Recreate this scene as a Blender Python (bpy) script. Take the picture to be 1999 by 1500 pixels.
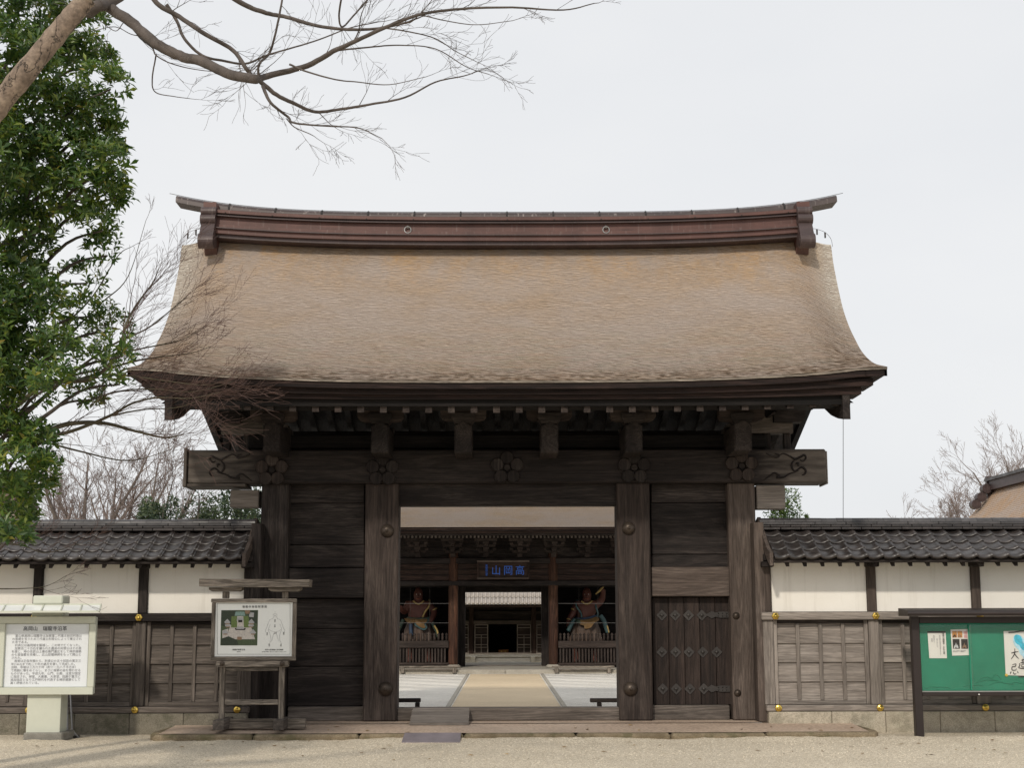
import bpy, math, random
import numpy as np
from mathutils import Vector, Matrix, Euler
rnd = random.Random(7)
R = math.radians
sc = bpy.context.scene
for o in list(bpy.data.objects): bpy.data.objects.remove(o)

# ------------------------------------------------------------------ camera
CAM = Vector((-0.076, -22.0, 1.65)); FPX = 2880.0
yaw, pitch, roll = R(0.38), R(8.96), R(0.14)
fw = Vector((math.sin(yaw)*math.cos(pitch), math.cos(yaw)*math.cos(pitch), math.sin(pitch)))
rt = fw.cross(Vector((0, 0, 1))).normalized(); up = rt.cross(fw).normalized()
rt, up = (rt*math.cos(roll) - up*math.sin(roll)), (up*math.cos(roll) + rt*math.sin(roll))
cd = bpy.data.cameras.new('camera'); cam = bpy.data.objects.new('camera', cd); sc.collection.objects.link(cam)
cam.matrix_world = Matrix(((rt.x, up.x, -fw.x, CAM.x), (rt.y, up.y, -fw.y, CAM.y), (rt.z, up.z, -fw.z, CAM.z), (0, 0, 0, 1)))
cd.sensor_width = 36; cd.lens = 36*FPX/1999; cd.clip_start = 0.1; cd.clip_end = 2000
sc.camera = cam

# ------------------------------------------------------------------ sky: thin bright overcast, hazy sun from the front left
SUN_EL, SUN_AZ = R(35), R(17)
tosun = Vector((-math.sin(SUN_AZ)*math.cos(SUN_EL), -math.cos(SUN_AZ)*math.cos(SUN_EL), math.sin(SUN_EL)))
w = bpy.data.worlds.new('World'); sc.world = w; w.use_nodes = True
nt = w.node_tree; nt.nodes.clear()
def wn(t, **k):
    n = nt.nodes.new(t)
    for a, b in k.items(): setattr(n, a, b)
    return n
out = wn('ShaderNodeOutputWorld'); bg = wn('ShaderNodeBackground'); sky = wn('ShaderNodeTexSky')
sky.sky_type = 'NISHITA'; sky.sun_disc = False; sky.sun_elevation = SUN_EL; sky.sun_rotation = math.atan2(tosun.x, tosun.y); sky.dust_density = 3
tc = wn('ShaderNodeTexCoord'); mp = wn('ShaderNodeMapping'); mp.inputs['Scale'].default_value = (1.2, 1.2, 3.0)
no = wn('ShaderNodeTexNoise'); no.inputs['Scale'].default_value = 1.6; no.inputs['Detail'].default_value = 5
rp = wn('ShaderNodeValToRGB'); rp.color_ramp.elements[0].position = .3; rp.color_ramp.elements[1].position = .7
rp.color_ramp.elements[0].color = (8.25, 8.42, 8.68, 1); rp.color_ramp.elements[1].color = (9.2, 9.22, 9.25, 1)
mx = wn('ShaderNodeMix', data_type='RGBA'); mx.inputs[0].default_value = .93
nt.links.new(tc.outputs['Generated'], mp.inputs[0]); nt.links.new(mp.outputs[0], no.inputs[0]); nt.links.new(no.outputs[0], rp.inputs[0])
nt.links.new(sky.outputs[0], mx.inputs[6]); nt.links.new(rp.outputs[0], mx.inputs[7]); nt.links.new(mx.outputs[2], bg.inputs[0])
bg.inputs[1].default_value = 0.1
nt.links.new(bg.outputs[0], out.inputs[0])
sl = bpy.data.lights.new('sun', 'SUN'); sl.energy = 2.0; sl.angle = R(3.0); sl.color = (1, .92, .80)
so = bpy.data.objects.new('sun', sl); sc.collection.objects.link(so); so.rotation_euler = (-tosun).to_track_quat('-Z', 'Y').to_euler()
vs = sc.view_settings; vs.view_transform = 'Standard'; vs.look = 'None'; vs.exposure = 0.0; vs.gamma = 1; vs.use_curve_mapping = False
sc.render.engine = 'CYCLES'; sc.cycles.use_denoising = True; sc.cycles.max_bounces = 6; sc.cycles.transparent_max_bounces = 8

# ------------------------------------------------------------------ pixel <-> world (photograph 1999 x 1500)
def ray(px, py): return fw*FPX + rt*(px - 999.5) - up*(py - 750.0)
def P(px, py, Y):
    d = ray(px, py); return CAM + d*((Y - CAM.y)/d.y)
def PG(px, py, z):
    d = ray(px, py); return CAM + d*((z - CAM.z)/d.z)
def XP(px, Y, py=1100): return P(px, py, Y).x
def ZP(py, Y, px=990): return P(px, py, Y).z

# ------------------------------------------------------------------ materials
def newmat(name):
    m = bpy.data.materials.new(name); m.use_nodes = True
    b = m.node_tree.nodes['Principled BSDF']; return m, m.node_tree, b
def N(t, typ, **k):
    n = t.nodes.new(typ)
    for a, b in k.items():
        if hasattr(n, a): setattr(n, a, b)
        else: n.inputs[a].default_value = b
    return n
def c4(c): return (c[0], c[1], c[2], 1)
def ramp(t, fac, stops):
    r = N(t, 'ShaderNodeValToRGB'); e = r.color_ramp.elements
    while len(e) < len(stops): e.new(.5)
    for q, (p, c) in zip(e, stops): q.position = p; q.color = c4(c)
    t.links.new(fac, r.inputs[0]); return r.outputs[0]
def mix(t, fac, a, b, mode='MIX'):
    m = N(t, 'ShaderNodeMix', data_type='RGBA', blend_type=mode)
    for i, v in ((0, fac), (6, a), (7, b)):
        if isinstance(v, (int, float)): m.inputs[i].default_value = v
        elif isinstance(v, tuple): m.inputs[i].default_value = c4(v)
        else: t.links.new(v, m.inputs[i])
    return m.outputs[2]
def coords(t, scale=(1, 1, 1), rand=True, world=False):
    tc = N(t, 'ShaderNodeTexCoord'); mp = N(t, 'ShaderNodeMapping'); mp.inputs['Scale'].default_value = scale
    src = tc.outputs['Object']
    if world: src = N(t, 'ShaderNodeNewGeometry').outputs['Position']
    elif rand:
        oi = N(t, 'ShaderNodeObjectInfo'); a = N(t, 'ShaderNodeVectorMath', operation='MULTIPLY_ADD')
        cb = N(t, 'ShaderNodeCombineXYZ')
        for i in range(3): t.links.new(oi.outputs['Random'], cb.inputs[i])
        t.links.new(cb.outputs[0], a.inputs[0]); a.inputs[1].default_value = (37, 23, 51); t.links.new(src, a.inputs[2]); src = a.outputs[0]
    t.links.new(src, mp.inputs[0]); return mp.outputs[0]
def noise(t, vec, s, det=4, rough=.55, dist=0):
    n = N(t, 'ShaderNodeTexNoise'); n.inputs['Scale'].default_value = s; n.inputs['Detail'].default_value = det
    n.inputs['Roughness'].default_value = rough; n.inputs['Distortion'].default_value = dist
    t.links.new(vec, n.inputs['Vector']); return n.outputs[0]
def bump(t, b, h, dist=.01, strength=.6):
    n = N(t, 'ShaderNodeBump'); n.inputs['Strength'].default_value = strength; n.inputs['Distance'].default_value = dist
    t.links.new(h, n.inputs['Height']); t.links.new(n.outputs[0], b.inputs['Normal'])
def wood(name, dark, light, bleach, axis='X', amt=.5, rough=.78, fine=1.0, spec=.25, con=1.0):
    m, t, b = newmat(name)
    s = {'X': (.5, 8, 8), 'Y': (8, .5, 8), 'Z': (8, 8, .5)}[axis]
    v = coords(t, tuple(q*fine for q in s)); g = noise(t, v, 1.3, 6, .6, .6)
    lo = noise(t, coords(t, tuple(q*fine*.36 for q in s)), 1.1, 1.5, .4, .3)      # growth rings: contour lines of a stretched field
    mu = N(t, 'ShaderNodeMath', operation='MULTIPLY'); t.links.new(lo, mu.inputs[0]); mu.inputs[1].default_value = 95
    ad = N(t, 'ShaderNodeMath', operation='MULTIPLY_ADD'); t.links.new(g, ad.inputs[0]); ad.inputs[1].default_value = 5; t.links.new(mu.outputs[0], ad.inputs[2])
    sn = N(t, 'ShaderNodeMath', operation='SINE'); t.links.new(ad.outputs[0], sn.inputs[0]); ring = ramp(t, sn.outputs[0], [(0, (1-.34*con,)*3), (.45, (1+.08*con,)*3)])
    v2 = coords(t, tuple(q*fine*5 for q in s)); g2 = noise(t, v2, 2.0, 4, .65)
    v3 = coords(t, tuple(.35 + q*.12 for q in s)); g3 = noise(t, v3, 1.0, 5, .65, .8)
    ck = noise(t, coords(t, tuple(q*fine*(.8 if q < 1 else 1.6) for q in s)), 1.0, 2, .5)   # drying cracks
    cs = N(t, 'ShaderNodeMath', operation='SUBTRACT'); t.links.new(ck, cs.inputs[0]); cs.inputs[1].default_value = .5
    ca = N(t, 'ShaderNodeMath', operation='ABSOLUTE'); t.links.new(cs.outputs[0], ca.inputs[0]); crack = ramp(t, ca.outputs[0], [(0, (1-.58*con,)*3), (.012, (1,)*3)])
    col = ramp(t, g, [(.3, dark), (.68, light)])
    f = ramp(t, g3, [(.44, (0,)*3), (.70, (amt,)*3)]); f2 = mix(t, 1.0, f, ramp(t, g2, [(.35, (.25,)*3), (.6, (1,)*3)]), 'MULTIPLY'); col = mix(t, f2, col, bleach)
    st = ramp(t, g2, [(.36, (1-.45*con,)*3), (.6, (1+.12*con,)*3)])
    for q in (st, ring, crack): col = mix(t, 1.0, col, q, 'MULTIPLY')
    oi = N(t, 'ShaderNodeObjectInfo'); k = ramp(t, oi.outputs['Random'], [(0, (.8,)*3), (1, (1.2,)*3)]); col = mix(t, 1.0, col, k, 'MULTIPLY')
    t.links.new(col, b.inputs['Base Color']); b.inputs['Roughness'].default_value = rough; b.inputs['Specular IOR Level'].default_value = spec
    hh = mix(t, .45, mix(t, .5, ring, crack), g2); bump(t, b, hh, .010, .7); return m
def stone(name, a, b_, spot, scale=6, rough=.85, bd=.01, moss=None, mossamt=.0, world=False):
    m, t, b = newmat(name); v = coords(t, (1, 1, 1), not world, world)
    g = noise(t, v, scale, 8, .65); g2 = noise(t, v, scale*14, 3); g3 = noise(t, v, scale*.3, 4)
    col = ramp(t, g, [(.3, a), (.7, b_)]); sp = ramp(t, g2, [(.35, (.75,)*3), (.62, (1.12,)*3)]); col = mix(t, 1.0, col, sp, 'MULTIPLY')
    f = ramp(t, g3, [(.5, (0,)*3), (.72, (.55,)*3)]); col = mix(t, f, col, spot)
    if moss:
        g4 = noise(t, v, scale*.8, 6, .7); f = ramp(t, g4, [(.5, (0,)*3), (.62, (mossamt,)*3)]); col = mix(t, f, col, moss)
    t.links.new(col, b.inputs['Base Color']); b.inputs['Roughness'].default_value = rough; b.inputs['Specular IOR Level'].default_value = .25
    bump(t, b, g2, bd, .6); return m
def plain(name, c, rough=.6, metal=0, var=.12, spec=.4, scale=4):
    m, t, b = newmat(name); v = coords(t); g = noise(t, v, scale, 5, .6)
    k = ramp(t, g, [(.3, tuple(x*(1-var) for x in c)), (.7, tuple(min(1, x*(1+var)) for x in c))])
    t.links.new(k, b.inputs['Base Color']); b.inputs['Roughness'].default_value = rough; b.inputs['Metallic'].default_value = metal
    b.inputs['Specular IOR Level'].default_value = spec; return m
M = {}
DK, LT, BL = (.0125, .0095, .009), (.034, .0262, .0238), (.12, .10, .088)
for ax in 'XYZ':
    M['dark'+ax] = wood('dark_wood_'+ax, DK, LT, BL, ax, .5, con=.7)
    M['mid'+ax] = wood('brown_post_wood_'+ax, (.022, .0155, .0135), (.06, .044, .037), (.15, .122, .105), ax, .42, con=.6)
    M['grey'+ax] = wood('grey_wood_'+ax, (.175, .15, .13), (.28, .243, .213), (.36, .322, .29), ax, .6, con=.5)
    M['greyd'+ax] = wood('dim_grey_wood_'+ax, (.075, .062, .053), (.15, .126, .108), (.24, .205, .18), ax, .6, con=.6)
    M['red'+ax] = wood('red_brown_wood_'+ax, (.020, .012, .010), (.06, .035, .027), (.12, .08, .06), ax, .3)
    M['column'+ax] = wood('column_wood_'+ax, (.035, .016, .011), (.11, .05, .032), (.2, .11, .06), ax, .35)
    M['soot'+ax] = wood('shade_darkened_wood_'+ax, (.006, .005, .0045), (.017, .013, .012), (.03, .024, .021), ax, .2)  # unbleached wood, darkened further with the shade of eaves and interiors
    M['eave'+ax] = wood('eave_wood_'+ax, (.010, .0065, .006), (.032, .018, .015), (.06, .035, .028), ax, .25)
    M['door'+ax] = wood('door_wood_'+ax, (.018, .013, .0115), (.042, .029, .024), (.09, .065, .054), ax, .35, con=.6)
    M['warm'+ax] = wood('warm_wood_'+ax, (.058, .043, .036), (.115, .088, .073), (.22, .18, .155), ax, .5, con=.5)
    M['sign'+ax] = wood('sign_wood_'+ax, (.12, .10, .08), (.30, .255, .21), (.38, .33, .28), ax, .5, fine=1.6)
def beam_mat():
    m = wood('beam_wood_weathered_ends', DK, LT, BL, 'X', .25, con=.7); t = m.node_tree; b = t.nodes['Principled BSDF']; src = b.inputs['Base Color'].links[0].from_socket
    tc = N(t, 'ShaderNodeTexCoord'); sx = N(t, 'ShaderNodeSeparateXYZ'); t.links.new(tc.outputs['Object'], sx.inputs[0]); ab = N(t, 'ShaderNodeMath', operation='ABSOLUTE'); t.links.new(sx.outputs[0], ab.inputs[0])
    v = coords(t, (1.2, 8, 8)); g = noise(t, v, 1.5, 6, .6); ad = N(t, 'ShaderNodeMath', operation='ADD'); t.links.new(ab.outputs[0], ad.inputs[0]); t.links.new(g, ad.inputs[1])
    f = ramp(t, ad.outputs[0], [(0, (0,)*3), (1, (1,)*3)]); mr = N(t, 'ShaderNodeMapRange'); mr.inputs[1].default_value = 4.2; mr.inputs[2].default_value = 4.9; t.links.new(ad.outputs[0], mr.inputs[0])
    gc = ramp(t, g, [(.3, (.06, .05, .043)), (.7, (.17, .145, .125))]); t.links.new(mix(t, mr.outputs[0], src, gc), b.inputs['Base Color']); return m
M['beamX'] = beam_mat()
M['stone'] = stone('pale_stone', (.36, .315, .245), (.52, .465, .37), (.27, .24, .185), 5, moss=(.10, .10, .06), mossamt=.35)
M['stone_dark'] = stone('dark_footing_stone', (.15, .135, .105), (.26, .235, .185), (.07, .062, .045), 5, moss=(.06, .062, .035), mossamt=.5)  # darker version for the left wall's footing
M['kerb'] = stone('kerb_stone', (.15, .115, .072), (.28, .225, .15), (.12, .095, .06), 5, moss=(.07, .07, .03), mossamt=.6)
M['slab'] = stone('platform_slab', (.40, .30, .23), (.54, .42, .325), (.46, .38, .31), 1.6, bd=.004)
M['concrete'] = stone('concrete', (.2, .19, .165), (.3, .285, .25), (.15, .14, .11), 9)
M['greystone'] = stone('grey_stone', (.33, .30, .25), (.45, .42, .36), (.28, .25, .2), 3)
M['palestep'] = stone('sunlight_toned_stone', (.50, .46, .38), (.66, .61, .52), (.42, .38, .3), 3)  # paler colour stands in for sunlight on the hall's base and steps
M['gold'] = plain('gilt_metal', (.78, .55, .13), .28, 1, .1)
M['bronze'] = plain('bronze', (.075, .058, .046), .45, .6, .3)
M['iron'] = plain('iron', (.05, .045, .042), .55, .5, .3)
M['black_frame'] = plain('brown_black_aluminium', (.03, .022, .02), .45, .2, .1)
M['cream'] = plain('cream_paint', (.56, .575, .485), .5, 0, .05)
M['white'] = plain('white_enamel', (.74, .77, .80), .35, 0, .03)
M['print'] = plain('printed_white', (.80, .81, .78), .35, 0, .02)
M['paper'] = plain('paper', (.76, .75, .70), .8, 0, .03)
M['ink'] = plain('black_ink', (.025, .025, .028), .7, 0, 0)
M['ink_soft'] = plain('grey_ink', (.31, .315, .33), .7, 0, 0)
M['pink'] = plain('pink_ink', (.72, .25, .28), .7, 0, 0)
M['cyan'] = plain('cyan_ink', (.06, .50, .68), .7, 0, .3, scale=20)
M['cyan_pale'] = plain('pale_cyan_ink', (.45, .70, .80), .7, 0, .2, scale=20)
M['blue'] = plain('blue_lettering', (.035, .14, .60), .6, 0, .1)
M['silver'] = plain('grey_steel', (.35, .34, .33), .35, .8, .1)
M['yellow'] = plain('yellow_pin', (.75, .5, .08), .5)
M['orange_box'] = plain('orange_lacquer_wood', (.42, .17, .05), .5)
for nm, c in dict(pr_dark=(.03, .042, .026), pr_green=(.06, .085, .04), pr_lawn=(.12, .17, .05), pr_ground=(.5, .46, .42), pr_roof=(.36, .36, .36),
                  pr_rust=(.25, .16, .1), pr_teal=(.2, .3, .27), pr_black=(.015, .013, .012), pr_amber=(.5, .22, .05), pr_pale=(.6, .62, .62)).items():
    M[nm] = plain('print_'+nm[3:], c, .4, 0, .25, scale=60)
def plaster_mat():
    m, t, b = newmat('white_plaster'); v = coords(t); g = noise(t, v, 1.3, 6, .6); g2 = noise(t, v, 30, 3)
    col = ramp(t, g, [(.25, (.77, .735, .67)), (.7, (.85, .82, .76))]); gs = noise(t, coords(t, (7, 7, .5)), 1.2, 5, .65); col = mix(t, 1.0, col, ramp(t, gs, [(.55, (1,)*3), (.78, (.84, .83, .81))]), 'MULTIPLY'); t.links.new(col, b.inputs['Base Color']); b.inputs['Roughness'].default_value = .9
    b.inputs['Specular IOR Level'].default_value = .15; bump(t, b, g2, .003, .4); return m
M['plaster'] = plaster_mat()
def shingle_mat(name, tint=1.0, lichen=.8, pale_edge=True, fine=1.0, hue=(1, 1, 1)):
    m, t, b = newmat(name)
    v = coords(t, (.6*fine, 15*fine, 21*fine), False); g = noise(t, v, 2.2, 8, .68)
    v2 = coords(t, (3.2*fine, 52*fine, 74*fine), False); g2 = noise(t, v2, 1.6, 5, .65)
    v3 = coords(t, (.5, .8, .8), False); g3 = noise(t, v3, 1.3, 6, .65)
    col = ramp(t, g, [(.28, (.42*tint, .315*tint, .235*tint)), (.5, (.52*tint, .405*tint, .31*tint)), (.72, (.61*tint, .49*tint, .39*tint))])
    st = ramp(t, g2, [(.33, (.5,)*3), (.52, (1,)*3), (.7, (1.32,)*3)]); col = mix(t, 1.0, col, st, 'MULTIPLY')
    g6 = noise(t, coords(t, (1.5*fine, 34*fine, 48*fine), False), 1.3, 3, .6); dash = ramp(t, g6, [(.60, (1,)*3), (.69, (.42,)*3)]); col = mix(t, 1.0, col, dash, 'MULTIPLY'); col = mix(t, 1.0, col, hue, 'MULTIPLY')
    gr = ramp(t, g3, [(.35, (.1,)*3), (.6, (.75,)*3)]); col = mix(t, gr, col, (.50*tint, .43*tint, .385*tint))
    if lichen:
        tc = N(t, 'ShaderNodeTexCoord'); sx = N(t, 'ShaderNodeSeparateXYZ'); t.links.new(tc.outputs['Object'], sx.inputs[0])
        mr = N(t, 'ShaderNodeMapRange'); mr.inputs[1].default_value = 6.45; mr.inputs[2].default_value = 7.55; t.links.new(sx.outputs[2], mr.inputs[0])
        v4 = coords(t, (1.6, .7, .5), False); g4 = noise(t, v4, 1.1, 7, .7)
        f1 = ramp(t, g4, [(.42, (0,)*3), (.62, (1,)*3)]); mu = mix(t, 1.0, f1, mr.outputs[0], 'MULTIPLY'); mu = mix(t, 1.0, mu, (lichen,)*3, 'MULTIPLY')
        orange = ramp(t, g2, [(.35, (.46, .25, .08)), (.65, (.70, .44, .18))]); col = mix(t, mu, col, orange)
        v5 = coords(t, (.9, 5, 7), False); g5 = noise(t, v5, 2.3, 5, .6); mr2 = N(t, 'ShaderNodeMapRange'); mr2.inputs[1].default_value = 6.1; mr2.inputs[2].default_value = 5.0; t.links.new(sx.outputs[2], mr2.inputs[0])
        f5 = ramp(t, g5, [(.3, (.5,)*3), (.44, (0,)*3)]); col = mix(t, mix(t, 1.0, f5, mr2.outputs[0], 'MULTIPLY'), col, (.56, .385, .325)); f2 = ramp(t, g5, [(.46, (0,)*3), (.6, (.42,)*3)]); mu2 = mix(t, 1.0, f2, mr2.outputs[0], 'MULTIPLY'); col = mix(t, mu2, col, (.43, .44, .34))
        if pale_edge:
            ab = N(t, 'ShaderNodeMath', operation='ABSOLUTE'); t.links.new(sx.outputs[0], ab.inputs[0])
            mr3 = N(t, 'ShaderNodeMapRange'); mr3.inputs[1].default_value = 4.72; mr3.inputs[2].default_value = 5.05; t.links.new(ab.outputs[0], mr3.inputs[0])
            pale = ramp(t, g2, [(.4, (.30, .26, .21)), (.56, (.70, .65, .57))]); mr4 = N(t, 'ShaderNodeMapRange'); mr4.inputs[1].default_value = 5.3; mr4.inputs[2].default_value = 6.6; t.links.new(sx.outputs[2], mr4.inputs[0]); mu3 = mix(t, 1.0, mr3.outputs[0], mr4.outputs[0], 'MULTIPLY'); col = mix(t, mu3, col, pale)
    t.links.new(col, b.inputs['Base Color']); b.inputs['Roughness'].default_value = .85; b.inputs['Specular IOR Level'].default_value = .2
    bump(t, b, g2, .012, .8); return m
M['shingle'] = shingle_mat('cypress_bark_shingle', .95, .8, True, 1.5, (1.0, .97, .91)); M['shingle_butt'] = shingle_mat('shingle_butt_ends', .62, 0, False, 1.5); M['shingle_far'] = shingle_mat('far_shingle', .52, 0, True, 2.2, (1.0, .95, .84)); M['thatch'] = shingle_mat('tan_shingle', .82, 0, True, 2.0, (1.12, .92, .68))
def copper_mat(name, c, streak):
    m, t, b = newmat(name); v = coords(t, (14, 14, .6), False); g = noise(t, v, 1.5, 5, .6); v2 = coords(t, (1, 1, 3), False); g2 = noise(t, v2, 3, 6)
    col = ramp(t, g2, [(.3, tuple(x*.72 for x in c)), (.7, tuple(x*1.25 for x in c))]); f = ramp(t, g, [(.58, (0,)*3), (.72, (streak,)*3)]); col = mix(t, f, col, (.33, .29, .27))
    t.links.new(col, b.inputs['Base Color']); b.inputs['Roughness'].default_value = .5; b.inputs['Metallic'].default_value = .15; return m
M['copper'] = copper_mat('aged_copper', (.092, .040, .032), .22); M['copper_cap'] = copper_mat('streaked_copper_cap', (.058, .042, .040), .8); M['copper_dark'] = copper_mat('dark_copper', (.058, .038, .037), .2)
def tile_mat(name, c, c2, rough):
    m, t, b = newmat(name); v = coords(t, (1, 1, 1)); g = noise(t, v, 9, 5, .6); g2 = noise(t, v, 2, 3)
    col = ramp(t, g, [(.3, c), (.72, c2)]); oi = N(t, 'ShaderNodeObjectInfo'); k = ramp(t, oi.outputs['Random'], [(0, (.7,)*3), (1, (1.3,)*3)]); col = mix(t, 1.0, col, k, 'MULTIPLY')
    t.links.new(col, b.inputs['Base Color']); r = ramp(t, g2, [(.3, (rough*.75,)*3), (.7, (rough*1.4,)*3)]); t.links.new(r, b.inputs['Roughness']); b.inputs['Specular IOR Level'].default_value = .6
    bump(t, b, g, .003, .4); return m
M['tile'] = tile_mat('dark_glazed_tile', (.017, .014, .0135), (.056, .047, .044), .36)
M['ridge_tile'] = tile_mat('grey_ridge_tile', (.03, .028, .029), (.075, .07, .072), .5)
M['lead_tile'] = tile_mat('pale_lead_tile', (.3, .27, .24), (.5, .45, .4), .6)
def leaf_mat(name, stops, trans=.25, rough=.42, spec=.5):
    m, t, b = newmat(name); ge = N(t, 'ShaderNodeNewGeometry'); col = ramp(t, ge.outputs['Random Per Island'], stops)
    gp = noise(t, coords(t, (1, 1, 1), False, True), 1.5, 3, .6); col = mix(t, 1.0, col, ramp(t, gp, [(.36, (.75, .85, .85)), (.62, (1.4, 1.32, 1.0))]), 'MULTIPLY')
    t.links.new(col, b.inputs['Base Color']); b.inputs['Roughness'].default_value = rough; b.inputs['Specular IOR Level'].default_value = spec
    tr = N(t, 'ShaderNodeBsdfTranslucent'); t.links.new(mix(t, 1.0, col, (1.3, 1.5, .7), 'MULTIPLY'), tr.inputs[0]); ms = N(t, 'ShaderNodeMixShader'); ms.inputs[0].default_value = trans
    o = t.nodes['Material Output']; t.links.new(b.outputs[0], ms.inputs[1]); t.links.new(tr.outputs[0], ms.inputs[2]); t.links.new(ms.outputs[0], o.inputs[0]); return m
M['leaf'] = leaf_mat('glossy_leaf', [(0, (.028, .062, .018)), (.4, (.052, .105, .024)), (.75, (.10, .155, .03)), (.975, (.15, .18, .035)), (1, (.26, .2, .04))])
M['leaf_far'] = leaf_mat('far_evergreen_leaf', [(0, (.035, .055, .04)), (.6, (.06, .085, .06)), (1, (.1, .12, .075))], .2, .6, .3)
M['needle'] = leaf_mat('conifer_leaf', [(0, (.03, .06, .02)), (.6, (.06, .1, .035)), (1, (.1, .14, .05))], .2, .6, .3)
def bark_mat(name, a, b_, sp=(.3, .28, .25)):
    m, t, b = newmat(name); v = coords(t, (1, 1, 1), False); g = noise(t, v, 7, 7, .65); g2 = noise(t, v, 40, 3)
    col = ramp(t, g, [(.3, a), (.7, b_)]); f = ramp(t, g2, [(.6, (0,)*3), (.75, (.25,)*3)]); col = mix(t, f, col, sp)
    t.links.new(col, b.inputs['Base Color']); b.inputs['Roughness'].default_value = .85; bump(t, b, g, .01, .6); return m
M['bark'] = bark_mat('grey_brown_bark', (.045, .036, .031), (.12, .098, .085)); M['twig_red'] = bark_mat('reddish_twig', (.075, .042, .036), (.17, .105, .09)); M['bark_olive'] = bark_mat('olive_bark', (.06, .05, .03), (.13, .11, .07))
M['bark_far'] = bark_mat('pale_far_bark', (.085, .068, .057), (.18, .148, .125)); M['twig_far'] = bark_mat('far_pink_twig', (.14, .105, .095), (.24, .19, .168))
def deadwood_mat():
    m, t, b = newmat('stripped_dead_wood'); v = coords(t, (3, 3, 3), False); g = noise(t, v, 2.2, 8, .7, .6); v2 = coords(t, (30, 30, 30), False); g2 = noise(t, v2, 1, 5)
    col = ramp(t, g, [(.3, (.11, .08, .058)), (.5, (.24, .18, .135)), (.72, (.34, .27, .20))]); k = ramp(t, g2, [(.35, (.7,)*3), (.65, (1.15,)*3)]); col = mix(t, 1.0, col, k, 'MULTIPLY')
    ck = noise(t, coords(t, (1.6, 1.6, 1.0), False), 3.2, 5, .6, .4); cs = N(t, 'ShaderNodeMath', operation='SUBTRACT'); t.links.new(ck, cs.inputs[0]); cs.inputs[1].default_value = .5; ca = N(t, 'ShaderNodeMath', operation='ABSOLUTE'); t.links.new(cs.outputs[0], ca.inputs[0]); cr = ramp(t, ca.outputs[0], [(0, (.25,)*3), (.018, (1,)*3)]); col = mix(t, 1.0, col, cr, 'MULTIPLY')
    t.links.new(col, b.inputs['Base Color']); b.inputs['Roughness'].default_value = .8; bump(t, b, mix(t, .5, g, cr), .03, .8); return m
M['deadwood'] = deadwood_mat()
def gravel_mat(name, cols, s1=55, big=.35, bd=.02, rake=None):
    m, t, b = newmat(name); v = coords(t, (1, 1, 1), False, True); vo = N(t, 'ShaderNodeTexVoronoi'); vo.inputs['Scale'].default_value = s1; t.links.new(v, vo.inputs['Vector'])
    g = noise(t, v, s1*1.7, 4, .7); g2 = noise(t, v, big, 5, .6)
    sx = N(t, 'ShaderNodeSeparateColor'); t.links.new(vo.outputs['Color'], sx.inputs[0])
    col = ramp(t, sx.outputs[0], [(0, cols[0]), (.5, cols[1]), (1, cols[2])]); k = ramp(t, g, [(.3, (.6,)*3), (.6, (1.1,)*3)]); col = mix(t, 1.0, col, k, 'MULTIPLY')
    k = ramp(t, g2, [(.3, (.86,)*3), (.7, (1.1,)*3)]); col = mix(t, 1.0, col, k, 'MULTIPLY')
    t.links.new(col, b.inputs['Base Color']); b.inputs['Roughness'].default_value = .9; b.inputs['Specular IOR Level'].default_value = .2
    h = mix(t, .5, vo.outputs['Distance'], g)
    if rake:
        wv = N(t, 'ShaderNodeTexWave'); wv.bands_direction = 'DIAGONAL'; wv.inputs['Scale'].default_value = rake; wv.inputs['Distortion'].default_value = .8; wv.inputs['Detail'].default_value = 2; t.links.new(v, wv.inputs['Vector'])
        h = mix(t, .8, h, wv.outputs[0]); bd = .16
    bump(t, b, h, bd, .9); return m
M['gravel'] = gravel_mat('tan_gravel', [(.40, .335, .24), (.66, .575, .445), (.86, .775, .63)], 75, bd=.014)
M['court'] = gravel_mat('white_raked_gravel', [(.68, .635, .56), (.84, .80, .72), (.94, .90, .83)], 60, rake=.36)
M['path'] = gravel_mat('sand_path', [(.58, .46, .31), (.66, .535, .37), (.71, .585, .41)], 90, bd=.004)
M['lawn'] = plain('dry_lawn', (.45, .38, .16), .9, 0, .2, .1, 12)
def felt_mat():
    m, t, b = newmat('green_felt'); v = coords(t, (1, 1, 1)); g = noise(t, v, 3, 5); g2 = noise(t, v, 200, 2)
    col = ramp(t, g, [(.3, (.009, .185, .108)), (.7, (.015, .25, .15))]); t.links.new(col, b.inputs['Base Color']); b.inputs['Roughness'].default_value = .75; bump(t, b, g2, .002, .3); return m
M['felt'] = felt_mat()
def glass_mat():
    m, t, b = newmat('thin_glass'); o = t.nodes['Material Output']; tr = N(t, 'ShaderNodeBsdfTransparent'); gl = N(t, 'ShaderNodeBsdfGlossy'); gl.inputs['Roughness'].default_value = .03
    fr = N(t, 'ShaderNodeFresnel'); fr.inputs[0].default_value = 1.4; ms = N(t, 'ShaderNodeMixShader'); t.links.new(fr.outputs[0], ms.inputs[0]); t.links.new(tr.outputs[0], ms.inputs[1]); t.links.new(gl.outputs[0], ms.inputs[2]); t.links.new(ms.outputs[0], o.inputs[0]); return m
M['glass'] = glass_mat()
for nm, c in dict(st_skin=(.10, .036, .026), st_green=(.045, .07, .052), st_ochre=(.21, .125, .05), st_blue=(.025, .045, .085), st_teal=(.06, .115, .12), st_brown=(.095, .065, .05), st_gold=(.42, .30, .11), st_red=(.22, .06, .03)).items():
    M[nm] = plain('statue_'+nm[3:], c, .6, 0, .2, scale=8)

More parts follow.
